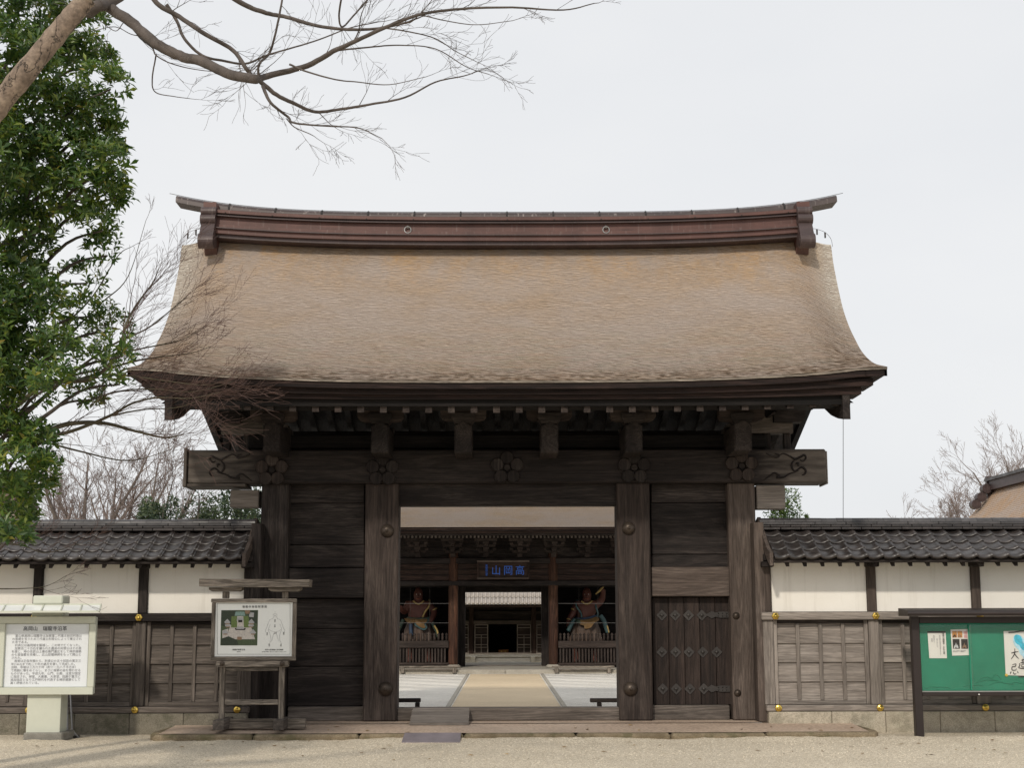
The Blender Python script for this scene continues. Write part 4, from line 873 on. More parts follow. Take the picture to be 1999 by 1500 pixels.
b = MB(); yA, yB = IY-.42, IY+.02; zA, zB = ZP(1195, yA, 90), ZP(1181.5, yB, 90)
xL, xR = P(-22, 1190, IY).x, P(194, 1190, yA).x; dxs = P(198, 1181.5, yB).x - P(194, 1195, yA).x
rk = thing('tmp', '', '', (0, 0, 0)); bpy.data.objects.remove(rk)
def bar(a, c, r_, nm): b_ = MB(); b_.tube([a, c], r_, 4); return b_.build(nm, 'cream', isg)
bar((xL, yA, zA), (xR, yA, zA), .018, 'rack_rail'); bar((xL+dxs, yB, zB), (xR+dxs, yB, zB), .022, 'rack_rail')
for k in range(7):
    x = xR - .262*k; bar((x, yA, zA), (x+dxs, yB, zB), .013, 'rack_slat')
    if k < 6:
        b = MB(); x2 = x-.262; b.face([(x-.012, yA+.02, zA-.004), (x+dxs-.012, yB-.02, zB-.006), (x2+dxs+.012, yB-.02, zB-.006), (x2+.012, yA+.02, zA-.004)]); b.build('rack_panel', 'print', isg)
TY = IY-.0325
q = P(88, 1231.5, TY); text('高岡山　瑞龍寺沿革', .066, q, 'ink', pnl, align='CENTER', spacing=1.02)
para = ['　富山県高岡山瑞龍寺は加賀藩二代藩主前田利長公', 'の菩提を弔うため三代藩主利常公によって建立され', 'た寺である。', '　利長公は高岡城を築城し、この地で亡くなった。', '　加賀百二十万石を譲られた義弟の利常公はその恩', 'を感じ、時の名匠山上善右衛門嘉広をして禅宗建築', 'の七堂伽藍を完備し、広山恕陽禅師をもって開山と', 'された。', '　造営は正保年間から、利長公の五十回忌の寛文三', '年(1663)まで約二十年の歳月を要して完成した。', '当時、寺域は三万六千坪（約十一万八千平方米）', 'で周囲に壕をめぐらし、まさに城郭の姿を想わせる', 'ものがあった。平成九年、山門、仏殿、法堂が国宝', 'に指定され、禅堂、大庫裏、大茶堂、回廊が重文に', '追加指定となり江戸時代を代表する禅宗建築として', '高く評価されている。']
for i, l in enumerate(para): q = P(23.5-.25*i, 1244.5+6.13*i, TY); text(l, .0405, q, 'ink_soft', pnl, name='lettering', sx=1.02)
# --- folded grey metal stand leaning by the wall
es = thing('folded_stand', 'folded grey metal stand leaning by the cream sign', 'stand', (P(133, 1440, -.95).x, -.95, 0))
for a, c in (((131, 1342, -.62), (132, 1440, -.95)), ((137, 1342, -.62), (141, 1424, -.9)), ((126, 1345, -.6), (128, 1440, -.9))):
    b = MB(); b.tube([P(*a), P(*c)], .014, 6); b.build('leg', 'silver', es)
b = MB(); b.tube([P(139, 1424, -.93), P(156, 1445, -1.05)], .014, 6); b.build('leg', 'silver', es)
ob = box('base_plate', P(124, 1440, -1).x, P(150, 1440, -1).x, -1.1, -.85, 0, .03, 'iron', es, .006)
# --- ramps
def ramp_board(px0, px1, py_top, py_bot, ytop, ybot, zt_, zb2, mat, label, name):
    t_ = thing(name, label, 'ramp', (P((px0+px1)/2, py_bot, ybot).x, ybot, zb2)); x0, x1 = P(px0, py_bot, ybot).x, P(px1, py_bot, ybot).x; n_ = 5
    for k in range(n_):
        f0, f1 = k/n_, (k+1)/n_-.006; b_ = MB(); a = [(x0+.02*0, ybot+(ytop-ybot)*f0, zb2+(zt_-zb2)*f0), (x1, ybot+(ytop-ybot)*f0, zb2+(zt_-zb2)*f0), (x1-.01, ybot+(ytop-ybot)*f1, zb2+(zt_-zb2)*f1), (x0+.02, ybot+(ytop-ybot)*f1, zb2+(zt_-zb2)*f1)]
        lo = [(x, y, z-.03) for x, y, z in a]; b_.face(a); b_.face(lo[::-1])
        for i in range(4): b_.face([a[i], a[(i+1) % 4], lo[(i+1) % 4], lo[i]])
        b_.build('plank', mat, t_)
    return t_
ramp_board(799, 915, 1384, 1422, .06, -.62, ZP(1384, .06)+.01, .16, 'greyX', 'wooden ramp of grey planks leaning on the gate threshold', 'wooden_ramp')
mr_ = thing('metal_ramp', 'dark metal ramp plate lying against the platform kerb', 'ramp', (P(842, 1450, -1.95).x, -1.95, .02))
b = MB(); q = [P(784, 1452, -2.02), P(898, 1452.5, -2.02), P(900, 1439.5, -1.66), P(790, 1439.5, -1.66)]; q = [(q[0].x, -2.02, .012), (q[1].x, -2.02, .012), (q[2].x, -1.66, .105), (q[3].x, -1.66, .105)]; lo = [(x, y, z-.012) for x, y, z in q]
b.face(q); b.face(lo)
for i in range(4): b.face([q[i], q[(i+1) % 4], lo[(i+1) % 4], lo[i]])
M['lilac'] = plain('worn_violet_grey_metal', (.21, .18, .195), .5, .2, .2); b.build('plate', 'lilac', mr_)
# --- low rails just inside the gate
for (lab, xs_, px, tx) in (('low dark rail beside the wooden ramp', (745, 821), 814, 0), ('low dark rail at the side door post', (1152, 1235), 1170, 0)):
    lr = thing('low_rail', lab, 'rail', (P(sum(xs_)/2, 1385, 1.2).x, 1.2, .05)); pbox('bar', xs_[0], 1364.5, xs_[1], 1372.5, 1.2, .09, 'darkX', lr, .008)
    for q in ((px-4, px+5),): pbox('foot', q[0], 1373, q[1], 1391, 1.2, .09, 'darkZ', lr, .006)
    q = (xs_[0]+8, xs_[0]+17) if px < 900 else (xs_[1]-17, xs_[1]-8); pbox('foot', q[0], 1373, q[1], 1391, 1.2, .09, 'darkZ', lr, .006)

# ================================================================== INNER GATE seen through the opening
IG = thing('inner_gate', 'dark inner gate with round columns and guardian niches seen through the opening', 'gate', (0, 20.3, .05))
BY = 20.3
b = MB(); b.box(-7.2, 7.2, BY, 27.5, 0, .155); b.build('stone_base', 'greystone', IG)
for i in range(10): box('kerb_stone', -7.2+1.44*i+.01, -7.2+1.44*(i+1)-.01, BY-.05, BY+.3, 0, .165, 'greystone', IG, .015)
def gb(name, x0, y0, x1, y1, Y, d, mat, par=IG, bev=.012): return pbox(name, x0, y0, x1, y1, Y, d, mat, par, bev)
# round columns
def column(px, Y=22, top=1075, r=.14):
    p0, p1 = P(px, 1306, Y), P(px, top, Y); b_ = MB(); b_.lathe([(r*.9, 0), (r, .15), (r, p1.z-p0.z-.1), (r*.85, p1.z-p0.z)], (p0.x, Y+r, p0.z), 'Z', 20); c = b_.build('column', 'columnZ', IG, True)
    b_ = MB(); b_.lathe([(.22, 0), (.22, .05), (.17, .09)], (p0.x, Y+r, .16), 'Z', 18); b_.build('column_base', 'greystone', c, True)
for px in (690, 884, 1081, 1275): column(px)
for px in (690, 884, 1081, 1275): column(px, 26.2, 1085)
gb('wall_beam', 640, 1090, 1325, 1101, 22.03, .22, 'darkX'); gb('frieze_board', 640, 1101.5, 1325, 1134, 22.1, .1, 'redX'); gb('wall_beam', 640, 1134.5, 1325, 1144, 22.0, .22, 'darkX')
for y in (1112, 1123): gb('frieze_strip', 640, y, 1325, y+1.2, 22.06, .04, 'darkX')
# niches
for (a, c) in ((697, 876), (1090, 1268)):
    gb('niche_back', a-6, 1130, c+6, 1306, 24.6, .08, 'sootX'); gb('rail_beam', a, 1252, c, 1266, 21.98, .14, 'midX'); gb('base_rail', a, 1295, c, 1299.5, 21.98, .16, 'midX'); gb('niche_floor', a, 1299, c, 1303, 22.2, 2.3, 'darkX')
    n = int((c-a)/7.75)
    bal = None
    for i in range(n):
        x = a+4+7.75*i; p = P(x, 1252, 22.05)
        if bal is None:
            b = MB(); b.lathe([(.035, 0), (.035, .12), (.022, .14), (.04, .17), (.036, .2), (.001, .235)], (0, 0, 0), 'Z', 8); bal = mesh('baluster', b.v, b.f, 'midZ', None, True)
        obj('baluster', bal, IG, (p.x, 22.05, p.z))
    n = int((c-a)/6.2)
    for i in range(n): gb('slat', a+2+6.2*i, 1267, a+5.6+6.2*i, 1294.5, 22.02, .04, 'midZ', IG, .004)
    for y in (1179, 1217):
        p0, p1 = P(a, y, 22.0), P(c, y, 22.0); b = MB(); b.tube([p0, p1], .0035, 4); b.build('wire', 'silver', IG)
    for x in (a+104, a+142) if a < 900 else (a+40, a+77):
        p0, p1 = P(x, 1146, 22.02), P(x, 1252, 22.02); b = MB(); b.tube([p0, p1], .004, 4); b.build('wire', 'iron', IG)
    gb('side_partition', (876 if a < 900 else 1072), 1144, (893 if a < 900 else 1090), 1302, 22.5, 2.0, 'darkZ')
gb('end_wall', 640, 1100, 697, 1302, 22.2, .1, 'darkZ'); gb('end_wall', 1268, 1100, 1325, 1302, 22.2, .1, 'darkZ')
# passage frame
gb('door_post', 892, 1145, 908, 1304, 23.6, .3, 'darkZ'); gb('door_post', 1057, 1145, 1073, 1304, 23.6, .3, 'darkZ'); gb('door_head', 880, 1120, 1085, 1157, 23.92, .2, 'darkX'); gb('door_sill', 908.3, 1300.5, 1056.7, 1306, 23.6, .3, 'greydX')
# eave, rafters, bracket sets, roof
EYG = 19.4; ez = ZP(1030, EYG); gb('eave_board', 560, 1030, 1425, 1035, EYG, .2, 'redX'); gb('eave_board', 566, 1035.3, 1419, 1041, EYG+.08, .3, 'redX'); gb('eave_board', 572, 1041.3, 1413, 1045, EYG+.3, .3, 'darkX')
rme = boxmesh(.055, 2.6, .07, 'greydY', .006)
for i in range(86):
    px = 668 + 7.6*i; p = P(px, 1048.5, EYG+.5); obj('rafter', rme, IG, (p.x, EYG+.5+1.3, p.z+.25), (R(11), 0, 0))
b = MB(); b.face([(-6.3, EYG, ez-.1), (6.3, EYG, ez-.1), (6.3, 23, ez+1.2), (-6.3, 23, ez+1.2)]); b.build('soffit', 'darkY', IG)
gb('bracket_wall', 640, 1046, 1325, 1090, 22.2, .1, 'darkX')
def bracket(px):
    p = P(px, 1088, 21.9); x, z = p.x, p.z; b_ = MB()
    for (w_, d, h, zz, yy) in ((.11, .16, .12, 0, 0), (.34, .1, .07, .12, 0), (.09, .5, .08, .14, -.25), (.13, .14, .07, .2, -.42), (.42, .09, .07, .28, -.42), (.09, .6, .08, .3, -.55), (.13, .14, .07, .36, -.8), (.5, .09, .07, .43, -.8)): b_.box(x-w_/2*1.3, x+w_/2*1.3, 21.9+yy-d/2, 21.9+yy+d/2, z+zz, z+zz+h)
    for u in (-.25, .25): b_.box(x+u-.05, x+u+.05, 21.4, 21.52, z+.35, z+.42); b_.box(x+u-.05, x+u+.05, 21.84, 21.96, z+.19, z+.26)
    b_.build('bracket_set', 'midX', IG)
for px in (690, 752, 816, 884, 949, 1015, 1081, 1146, 1210, 1275): bracket(px)
b = MB(); rr = random.Random(5); rprof = [(EYG-.05, ez), (EYG+1.0, ez+.52), (EYG+2.2, ez+1.3), (EYG+3.4, ez+2.3), (EYG+4.4, ez+3.4)]; pl = smooth_line([(a, c, 0) for a, c in rprof], 20); nc = 110
for c in range(nc):
    p0, p1 = lerp(pl, c/nc), lerp(pl, (c+1)/nc)
    for j in range(30):
        xa_, xb_ = -6.6+13.2*j/30, -6.6+13.2*(j+1)/30; l0 = .0; b.face([(xa_, p0.x-.003, p0.y+.005), (xb_, p0.x-.003, p0.y+.005), (xb_, p1.x, p1.y), (xa_, p1.x, p1.y)]); 
b.build('shingle_roof', 'shingle_far', IG, center=False)
b = MB(); b.prism([(EYG+4.4, ez+3.4), (EYG+4.4, ez+3.2), (28.2, ez+.2), (28.2, ez+.4)], 'X', -6.6, 6.6); b.build('rear_roof', 'shingle_far', IG)
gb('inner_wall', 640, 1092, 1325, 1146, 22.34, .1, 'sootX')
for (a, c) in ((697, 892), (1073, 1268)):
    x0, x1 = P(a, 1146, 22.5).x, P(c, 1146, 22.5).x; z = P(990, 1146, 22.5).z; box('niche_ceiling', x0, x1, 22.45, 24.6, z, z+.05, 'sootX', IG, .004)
# name board (hung under the eave)
NB2 = 21.6; nbp = thing('name_board', 'dark wooden name board with three blue characters on the inner gate', 'sign', (P(982, 1113, NB2).x, NB2, ZP(1131, NB2)))
pbox('board', 934, 1097, 1031, 1129.5, NB2, .05, 'redX', nbp, .006)
for q, m_ in (((931.5, 1094.5, 1033.5, 1098), 'warmX'), ((931.5, 1128, 1032.5, 1131.5), 'warmX'), ((931.5, 1098.3, 935, 1127.7), 'redZ'), ((1030, 1098.3, 1033.5, 1127.7), 'redZ')): pbox('frame', *q, NB2-.05, .09, m_, nbp, .006)
for ch, px, w_ in (('山', 968.5, 1), ('岡', 992, 1), ('高', 1015, 1)):
    q = P(px, 1121.5, NB2-.002); text(ch, .30, q, 'blue', nbp, name='character', align='CENTER', thick=.006, sx=.95)
q = P(947.5, 1107, NB2-.002); text('黄\n檗\n隠\n元\n書', .072, q, 'blue', nbp, name='signature', align='LEFT', thick=.004, line=.9)
# low stone rails before the niches, ramp
for (a, c, lab) in ((776, 897, 'pale timber barrier below the guardian holding a stick down'), (1077, 1200, 'pale timber barrier below the guardian with raised arm')):
    t_ = thing('timber_barrier', lab, 'barrier', (P((a+c)/2, 1312, 20.15).x, 20.15, .05))
    pbox('bar', a, 1301, c, 1304.5, 20.15, .1, 'sign' + 'X', t_, .01); pbox('bar', a+4, 1307, c-3, 1310, 20.17, .08, 'signX', t_, .01)
    for x in (a+6, c-14): pbox('foot', x, 1304.7, x+7, 1315.5, 20.13, .14, 'signZ', t_, .01)
t_ = thing('inner_ramp', 'small pale ramp board at the sill of the inner gate', 'ramp', (P(950, 1312, 22.6).x, 22.6, .16)); b = MB()
q = [P(927, 1311.5, 22.3), P(971, 1311.5, 22.3), P(971, 1300.5, 23.5), P(931, 1300.5, 23.5)]; b.face(q); b.face([v-Vector((0, 0, .03)) for v in q])
for i in range(4): b.face([q[i], q[(i+1) % 4], q[(i+1) % 4]-Vector((0, 0, .03)), q[i]-Vector((0, 0, .03))])
b.build('board', 'signX', t_)

# ------------------------------------------------------------------ guardian statues
def skin(name, nodes, edges, mat, parent, lv=2):
    me = bpy.data.meshes.new(name); ks = list(nodes); me.from_pydata([nodes[k][0] for k in ks], [(ks.index(a), ks.index(c)) for a, c in edges], [])
    o = bpy.data.objects.new(name, me); sc.collection.objects.link(o); m_ = o.modifiers.new('s', 'SKIN'); m_.use_smooth_shade = True
    for i, k in enumerate(ks):
        r_ = nodes[k][1]; me.skin_vertices[0].data[i].radius = r_ if isinstance(r_, tuple) else (r_, r_)
    me.skin_vertices[0].data[0].use_root = True
    s_ = o.modifiers.new('u', 'SUBSURF'); s_.levels = lv; s_.render_levels = lv; bpy.context.view_layer.update()
    m2 = bpy.data.meshes.new_from_object(o.evaluated_get(bpy.context.evaluated_depsgraph_get())); bpy.data.objects.remove(o)
    a = np.array([v.co for v in m2.vertices]); l = Vector((a.max(0)+a.min(0))/2); m2.transform(Matrix.Translation(-l)); m2.materials.clear(); m2.materials.append(M[mat])
    for p_ in m2.polygons: p_.use_smooth = True
    return obj(name, m2, parent, l)
SY = 23.45; SC = 1/64.0
def statue(px, label, arms, lean, kind):
    st = thing('guardian_statue', label, 'statue', (P(px, 1300, SY).x, SY, .2), 'guardian statues in the inner gate')
    def q(x, y, dy=0): return tuple(P(px+x*1.14, y, SY+dy))
    nd = {'hip': (q(0, 1212), (.31, .21)), 'belly': (q(lean*.4, 1200, -.03), (.28, .22)), 'chest': (q(lean, 1184), (.33, .23)), 'neck': (q(lean, 1174), (.11, .11)), 'head': (q(lean, 1163, -.03), (.165, .175)), 'top': (q(lean, 1153, 0), (.12, .13)), 'bun': (q(lean, 1147, .02), (.05, .05)),
          'ls': (q(lean-17, 1181), (.145, .14)), 'rs': (q(lean+17, 1181), (.145, .14)), 'lk': (q(-13, 1250, -.05), (.15, .14)), 'la': (q(-15, 1288), (.09, .09)), 'lf': (q(-17, 1292, -.22), (.08, .06)), 'rk': (q(13, 1250, -.05), (.15, .14)), 'ra': (q(16, 1288), (.09, .09)), 'rf': (q(18, 1292, -.22), (.08, .06))}
    ed = [('hip', 'belly'), ('belly', 'chest'), ('chest', 'neck'), ('neck', 'head'), ('head', 'top'), ('top', 'bun'), ('chest', 'ls'), ('chest', 'rs'), ('hip', 'lk'), ('lk', 'la'), ('la', 'lf'), ('hip', 'rk'), ('rk', 'ra'), ('ra', 'rf')]
    for s, (e, w_, h) in zip('lr', arms):
        nd[s+'e'] = (q(*e), .115); nd[s+'w'] = (q(*w_), .08); nd[s+'h'] = (q(*h), (.075, .06)); ed += [(s+'s', s+'e'), (s+'e', s+'w'), (s+'w', s+'h')]
        for k in range(4):
            f = (h[0]+(k-1.5)*2.0+(h[0]-w_[0])*.5, h[1]+(h[1]-w_[1])*.55+abs(k-1.5), h[2]-.05); nd[s+'f%d' % k] = (q(*f), .022); ed.append((s+'h', s+'f%d' % k))
    skin('body', nd, ed, 'st_skin', st)
    # face
    b_ = MB(); hx = lean
    b_.lathe([(.03, 0), (.02, .05), (.001, .07)], q(hx, 1164, -.19), 'Y', 8); b_.build('nose', 'st_skin', st, True)
    b_ = MB()
    for u in (-3.2, 3.2): b_.lathe([(.012, 0), (.009, .008), (.001, .01)], q(hx+u, 1161, -.175), 'Y', 8)
    b_.build('eyes', 'paper', st, True); b_ = MB(); b_.tube([q(hx-3.5, 1169, -.17), q(hx, 1170, -.2), q(hx+3.5, 1169, -.17)], .014, 5); b_.build('mouth', 'st_red', st, True)
    # skirt: flared, wavy cloth over both legs
    b_ = MB(); n = 40; rows = []
    for (y, rx, ry, wv) in ((1207, 19, .27, 0), (1215, 22, .33, .04), (1230, 27, .42, .09), (1246, 29, .45, .12), (1262, 31, .46, .14)):
        c = P(px, y, SY); rows.append([(c.x+rx*SC*math.cos(a)*(1+wv*math.cos(9*a)), SY+ry*math.sin(a)*(1+wv*math.cos(9*a)), c.z+.02*math.cos(5*a)) for a in [2*math.pi*k/n for k in range(n)]])
    for r0, r1 in zip(rows, rows[1:]):
        for k in range(n): b_.face([r0[k], r0[(k+1) % n], r1[(k+1) % n], r1[k]])
    b_.build('skirt', 'st_brown', st, True)
    def flap(name, pts, mat, dy=-.46):
        b2 = MB(); cx = sum(p_[0] for p_ in pts)/len(pts); cy = sum(p_[1] for p_ in pts)/len(pts); rim = smooth_line([q(x, y, dy + .012*((x-cx)/8)**2 + (.17 if y < 1210 else 0)) for x, y in pts+[pts[0]]], 4); c = Vector(q(cx, cy, dy-.03))
        for u, v_ in zip(rim, rim[1:]): b2.face([c, u, v_]); b2.face([c+Vector((0, .04, 0)), u+Vector((0, .02, 0)), v_+Vector((0, .02, 0))]); b2.face([u, v_, v_+Vector((0, .02, 0)), u+Vector((0, .02, 0))])
        b2.build(name, mat, st, True)
    def ribbon(name, pts, wd, mat):
        b2 = MB(); b2.tube(smooth_line([q(*p_) for p_ in pts], 5), wd, 6); b2.build(name, mat, st, True)
    if kind == 0:
        flap('waist_cloth', [(-26, 1208), (-5, 1206), (0, 1212), (-8, 1217), (-20, 1216)], 'st_ochre'); flap('waist_cloth', [(-8, 1209), (14, 1208), (17, 1213), (12, 1219), (14, 1226), (8, 1231), (-2, 1226), (-8, 1220)], 'st_teal', -.49); flap('waist_cloth', [(-6, 1210), (12, 1209), (14, 1213), (9, 1219), (11, 1225), (7, 1227), (-1, 1223), (-6, 1217)], 'st_ochre', -.53)
        ribbon('belt', [(-20, 1207, -.2), (-10, 1209, -.33), (5, 1209, -.35), (19, 1207, -.2)], .035, 'st_green')
        ribbon('sash', [(-27, 1210, -.3), (-31, 1222, -.3), (-36, 1234, -.3), (-35, 1240, -.3)], .055, 'st_green'); ribbon('sash', [(22, 1213, -.3), (26, 1225, -.3), (31, 1236, -.3), (33, 1245, -.3)], .055, 'st_green'); ribbon('sash_hem', [(-33, 1224, -.37), (-37, 1232, -.37), (-35, 1239, -.37)], .022, 'st_gold'); ribbon('sash_hem', [(26, 1222, -.37), (31, 1232, -.37), (33, 1243, -.37)], .03, 'st_gold')
        ribbon('shoulder_scarf', [(18, 1172, .05), (17, 1184, -.22), (10, 1196, -.27), (6, 1206, -.3)], .028, 'st_gold'); ribbon('blue_sash', [(-14, 1219, -.48), (-14, 1230, -.5), (-13, 1242, -.52)], .06, 'st_blue')
    else:
        flap('waist_cloth', [(-12, 1212), (2, 1209), (20, 1205), (24, 1211), (16, 1217), (10, 1226), (0, 1228), (-2, 1222), (-8, 1220)], 'st_ochre', -.5); flap('waist_cloth', [(-18, 1208), (-4, 1209), (-7, 1217), (-14, 1216)], 'st_green', -.47)
        ribbon('belt', [(-16, 1208, -.2), (-4, 1209, -.33), (10, 1206, -.35), (21, 1202, -.2)], .035, 'st_blue')
        ribbon('sash', [(-17, 1209, -.3), (-23, 1219, -.3), (-29, 1233, -.3)], .07, 'st_teal'); ribbon('sash', [(26, 1202, -.3), (32, 1212, -.3), (36, 1226, -.3), (39, 1236, -.3)], .07, 'st_teal'); ribbon('sash_hem', [(38, 1222, -.37), (40, 1231, -.37), (41, 1236, -.37)], .02, 'st_gold')
        ribbon('shoulder_scarf', [(-14, 1172, .05), (-15, 1184, -.22), (-7, 1198, -.25), (-6, 1207, -.3)], .03, 'st_teal'); ribbon('shoulder_scarf', [(17, 1174, .05), (19, 1186, -.2), (22, 1198, -.22), (21, 1206, -.3)], .03, 'st_teal')
    if kind > 5: ribbon('halo_scarf', [(-18+lean, 1176, .2), (-24+lean, 1164, .25), (-20+lean, 1152, .25), (-8+lean, 1144, .25)], .04, 'st_green'); ribbon('halo_scarf', [(18+lean, 1176, .2), (25+lean, 1164, .25), (21+lean, 1152, .25), (9+lean, 1144, .25)], .04, 'st_green')
    ribbon('necklace', [(lean-9, 1174, -.13), (lean-5, 1178, -.21), (lean, 1180, -.23), (lean+5, 1178, -.21), (lean+9, 1174, -.13)], .026, 'st_gold')
    return st, q
st1, q1 = statue(818, 'red skinned guardian statue with one arm lowered and ochre waist cloth', [((-25, 1196, -.05), (-30, 1191, -.3), (-31, 1186, -.38)), ((27, 1195, 0), (23, 1208, -.25), (20, 1212, -.33))], -1, 0)
def band(st, p, q_, mat='st_gold'): b_ = MB(); b_.tube([p, q_], .115, 12); b_.build('armlet', mat, st, True)
band(st1, q1(25, 1190), q1(26, 1192)); 
st2, q2 = statue(1142, 'red skinned guardian statue raising a gilt club with teal sashes', [((-20, 1198, 0), (-29, 1212, -.1), (-28, 1219, -.18)), ((29, 1172, 0), (31, 1159, -.15), (31, 1153, -.2))], 3, 1)
band(st2, q2(-18, 1190), q2(-18.8, 1192.5)); b = MB(); b.tube([q2(-27.5, 1210, -.09), q2(-28, 1212, -.1)], .085, 12); b.build('armlet', 'st_gold', st2, True)
b = MB(); b.tube([q2(18, 1161, -.26), q2(25, 1154, -.27), q2(33, 1144, -.28)], [.02, .035, .025], 8); b.build('club', 'st_gold', st2, True)

# ================================================================== MAIN HALL behind the inner gate
HY = 35.0; MH = thing('main_hall', 'far dark hall with pale tiled roof and open panelled doors', 'hall', (0, HY, 0))
def hb(name, x0, y0, x1, y1, Y=HY, d=.2, mat='darkX', par=MH, bev=.01): return pbox(name, x0, y0, x1, y1, Y, d, mat, par, bev)
b = MB(); b.box(-6, 6, 33.2, 42, 0, .24); b.build('stone_base', 'palestep', MH); hb('base_coping', 640, 1281.5, 1330, 1284, 33.15, .3, 'palestep')
hb('step', 928, 1287, 1036, 1291.5, 32.7, .5, 'palestep'); hb('step', 928, 1291.8, 1036, 1297.5, 32.3, .5, 'palestep'); hb('step_cheek', 919, 1283, 927.5, 1298, 32.3, .9, 'palestep'); hb('step_cheek', 1036.5, 1283, 1044, 1298, 32.3, .9, 'palestep')
for px in (858, 920, 1042, 1104): hb('post', px-4.5, 1186, px+4.5, 1278.5, HY-.05, .3, 'redZ')
hb('upper_wall', 640, 1160, 1330, 1212, HY+.1, .1); hb('tie_beam', 640, 1194, 1330, 1199, HY-.02, .2); hb('lintel', 640, 1212.2, 1330, 1219.5, HY-.03, .2, 'greydX'); hb('sill', 925, 1275, 1038, 1279, HY-.03, .2, 'greydX')
hb('back_wall', 640, 1180, 1330, 1285, HY+4, .1, 'sootX'); hb('ceiling', 640, 1206, 1330, 1212, HY+.25, 3.7, 'sootX')
for px in (935, 1028): hb('light_baffle', px-6, 1212, px+6, 1280, HY+.3, 3.6, 'sootZ')  # added sides that block light behind the doorway
for a, c in ((640, 850), (1112, 1330)): hb('side_wall', a, 1219.6, c, 1279, HY+.1, .1, 'redX')
def hdoor(a, c):
    d = hb('door', a, 1220, c, 1277.5, HY+.06, .05, 'midX')
    for x0, x1 in ((a, a+2), (c-2, c)): hb('stile', x0, 1220, x1, 1277.5, HY, .059, 'greyZ', d, .004)
    for y in (1220, 1225.5, 1239.5, 1245, 1258.5, 1264, 1275.5): hb('door_rail', a+2, y, c-2, y+1.6, HY+.005, .054, 'greyX', d, .004)
    if c-a > 18: hb('mullion', (a+c)/2-.8, 1241.2, (a+c)/2+.8, 1275.4, HY+.01, .049, 'greyZ', d, .004)
for a, c in ((926, 953), (1009, 1037), (866, 915), (1047, 1096)): hdoor(a, c)
ob = thing('offering_box', 'small orange wooden offering box with two gilt crests in the hall door', 'box', (P(983, 1275, HY+.6).x, HY+.6, .26))
hb('box_body', 973, 1269.5, 993, 1275.5, HY+.6, .4, 'orange_box', ob, .006)
for px in (979, 987): p = P(px, 1272.8, HY+.598); b = MB(); b.lathe([(.03, 0), (.001, .012)], (p.x, HY+.598, p.z), 'Y', 12); b.build('gilt_crest', 'gold', ob)
eY = 32.6; ez2 = ZP(1181, eY); hb('eave_board', 650, 1182, 1320, 1185.5, eY+.1, 3, 'redX'); b = MB(); rr = random.Random(2)
for i in range(66):
    x = -4.9+.15*i
    for k in range(9):
        y0, z0 = eY+.42*k, ez2+.23*k+.012*k*k; y1, z1 = y0+.45, z0+.235+.012*(2*k+1)
        b.tube([(x, y0, z0+.03), (x, y1, z1+.01)], [.052, .045], 8)
for k in range(9):
    y0, z0 = eY+.42*k, ez2+.23*k+.012*k*k; b.face([(-5, y0, z0+.01), (5, y0, z0+.01), (5, y0+.45, z0+.245+.024*k), (-5, y0+.45, z0+.245+.024*k)])
b.build('roof_tiles', 'lead_tile', MH, True, kind='stuff')
sheet('lawn_strip', -9, -.95, 28.5, 32.2, .02, 'lawn'); sheet('lawn_strip', .95, 9, 28.5, 32.2, .02, 'lawn'); sheet('stone_path', -.93, .93, 27.6, 32.2, .03, 'greystone')

# ================================================================== SIDE HALLS with ridges running back (only roof ends show)
for s in (1, -1):
    rx, ry0, ry1, rz_ = 17.3, 30.0, 6.0, 6.25
    sh = thing('side_hall', 'tan shingled roof end of a hall behind the bare trees on the notice board side' if s > 0 else 'tan shingled roof end of a hall behind the big evergreen', 'hall', (s*rx, 18, 0), 'halls beyond the wall')
    prof = smooth_line([(rx, 6.05, 0), (rx-.7, 5.2, 0), (rx-1.7, 4.3, 0), (rx-2.9, 3.5, 0), (rx-4.2, 2.95, 0)], 6); b = MB(); nc = 50
    for c in range(nc):
        p0, p1 = lerp(prof, c/nc), lerp(prof, (c+1)/nc)
        b.face([(s*p0.x, ry0+.35, p0.y), (s*p0.x, ry1, p0.y), (s*p1.x, ry1, p1.y+.02), (s*p1.x, ry0+.35, p1.y+.02)]); b.face([(s*p1.x, ry0+.35, p1.y+.02), (s*p1.x, ry1, p1.y+.02), (s*p1.x, ry1, p1.y), (s*p1.x, ry0+.35, p1.y)])
        b.face([(s*(2*rx-p0.x), ry0+.35, p0.y), (s*(2*rx-p0.x), ry1, p0.y), (s*(2*rx-p1.x), ry1, p1.y), (s*(2*rx-p1.x), ry0+.35, p1.y)])
    b.build('shingle_roof', 'thatch', sh, center=False)
    b = MB(); b.box(s*rx-.25, s*rx+.25, ry1, ry0-.2, 6.0, 6.32); b.build('ridge', 'copper_dark', sh); b = MB(); b.box(s*rx-.33, s*rx+.33, ry1, ry0, 6.32, 6.42); b.build('ridge_cap', 'ridge_tile', sh)
    b = MB(); b.box(s*rx-.3, s*rx+.3, ry0-.2, ry0-.02, 5.75, 6.5); b.build('ridge_end_plate', 'copper_dark', sh)
    for (dx_, dz) in ((-.35, 6.05), (-.55, 5.75), (-.75, 5.5)):
        b = MB(); b.tube([(s*(rx+dx_), ry0-.35, dz), (s*(rx+dx_), ry0-.0, dz)], .17, 12); b.build('scroll_fin', 'copper_dark', sh)
    b = MB(); b.box(s*(rx-3.0), s*(rx+3.0), ry1+.3, ry0-.6, 0, 3.2); b.build('wall', 'plaster', sh)

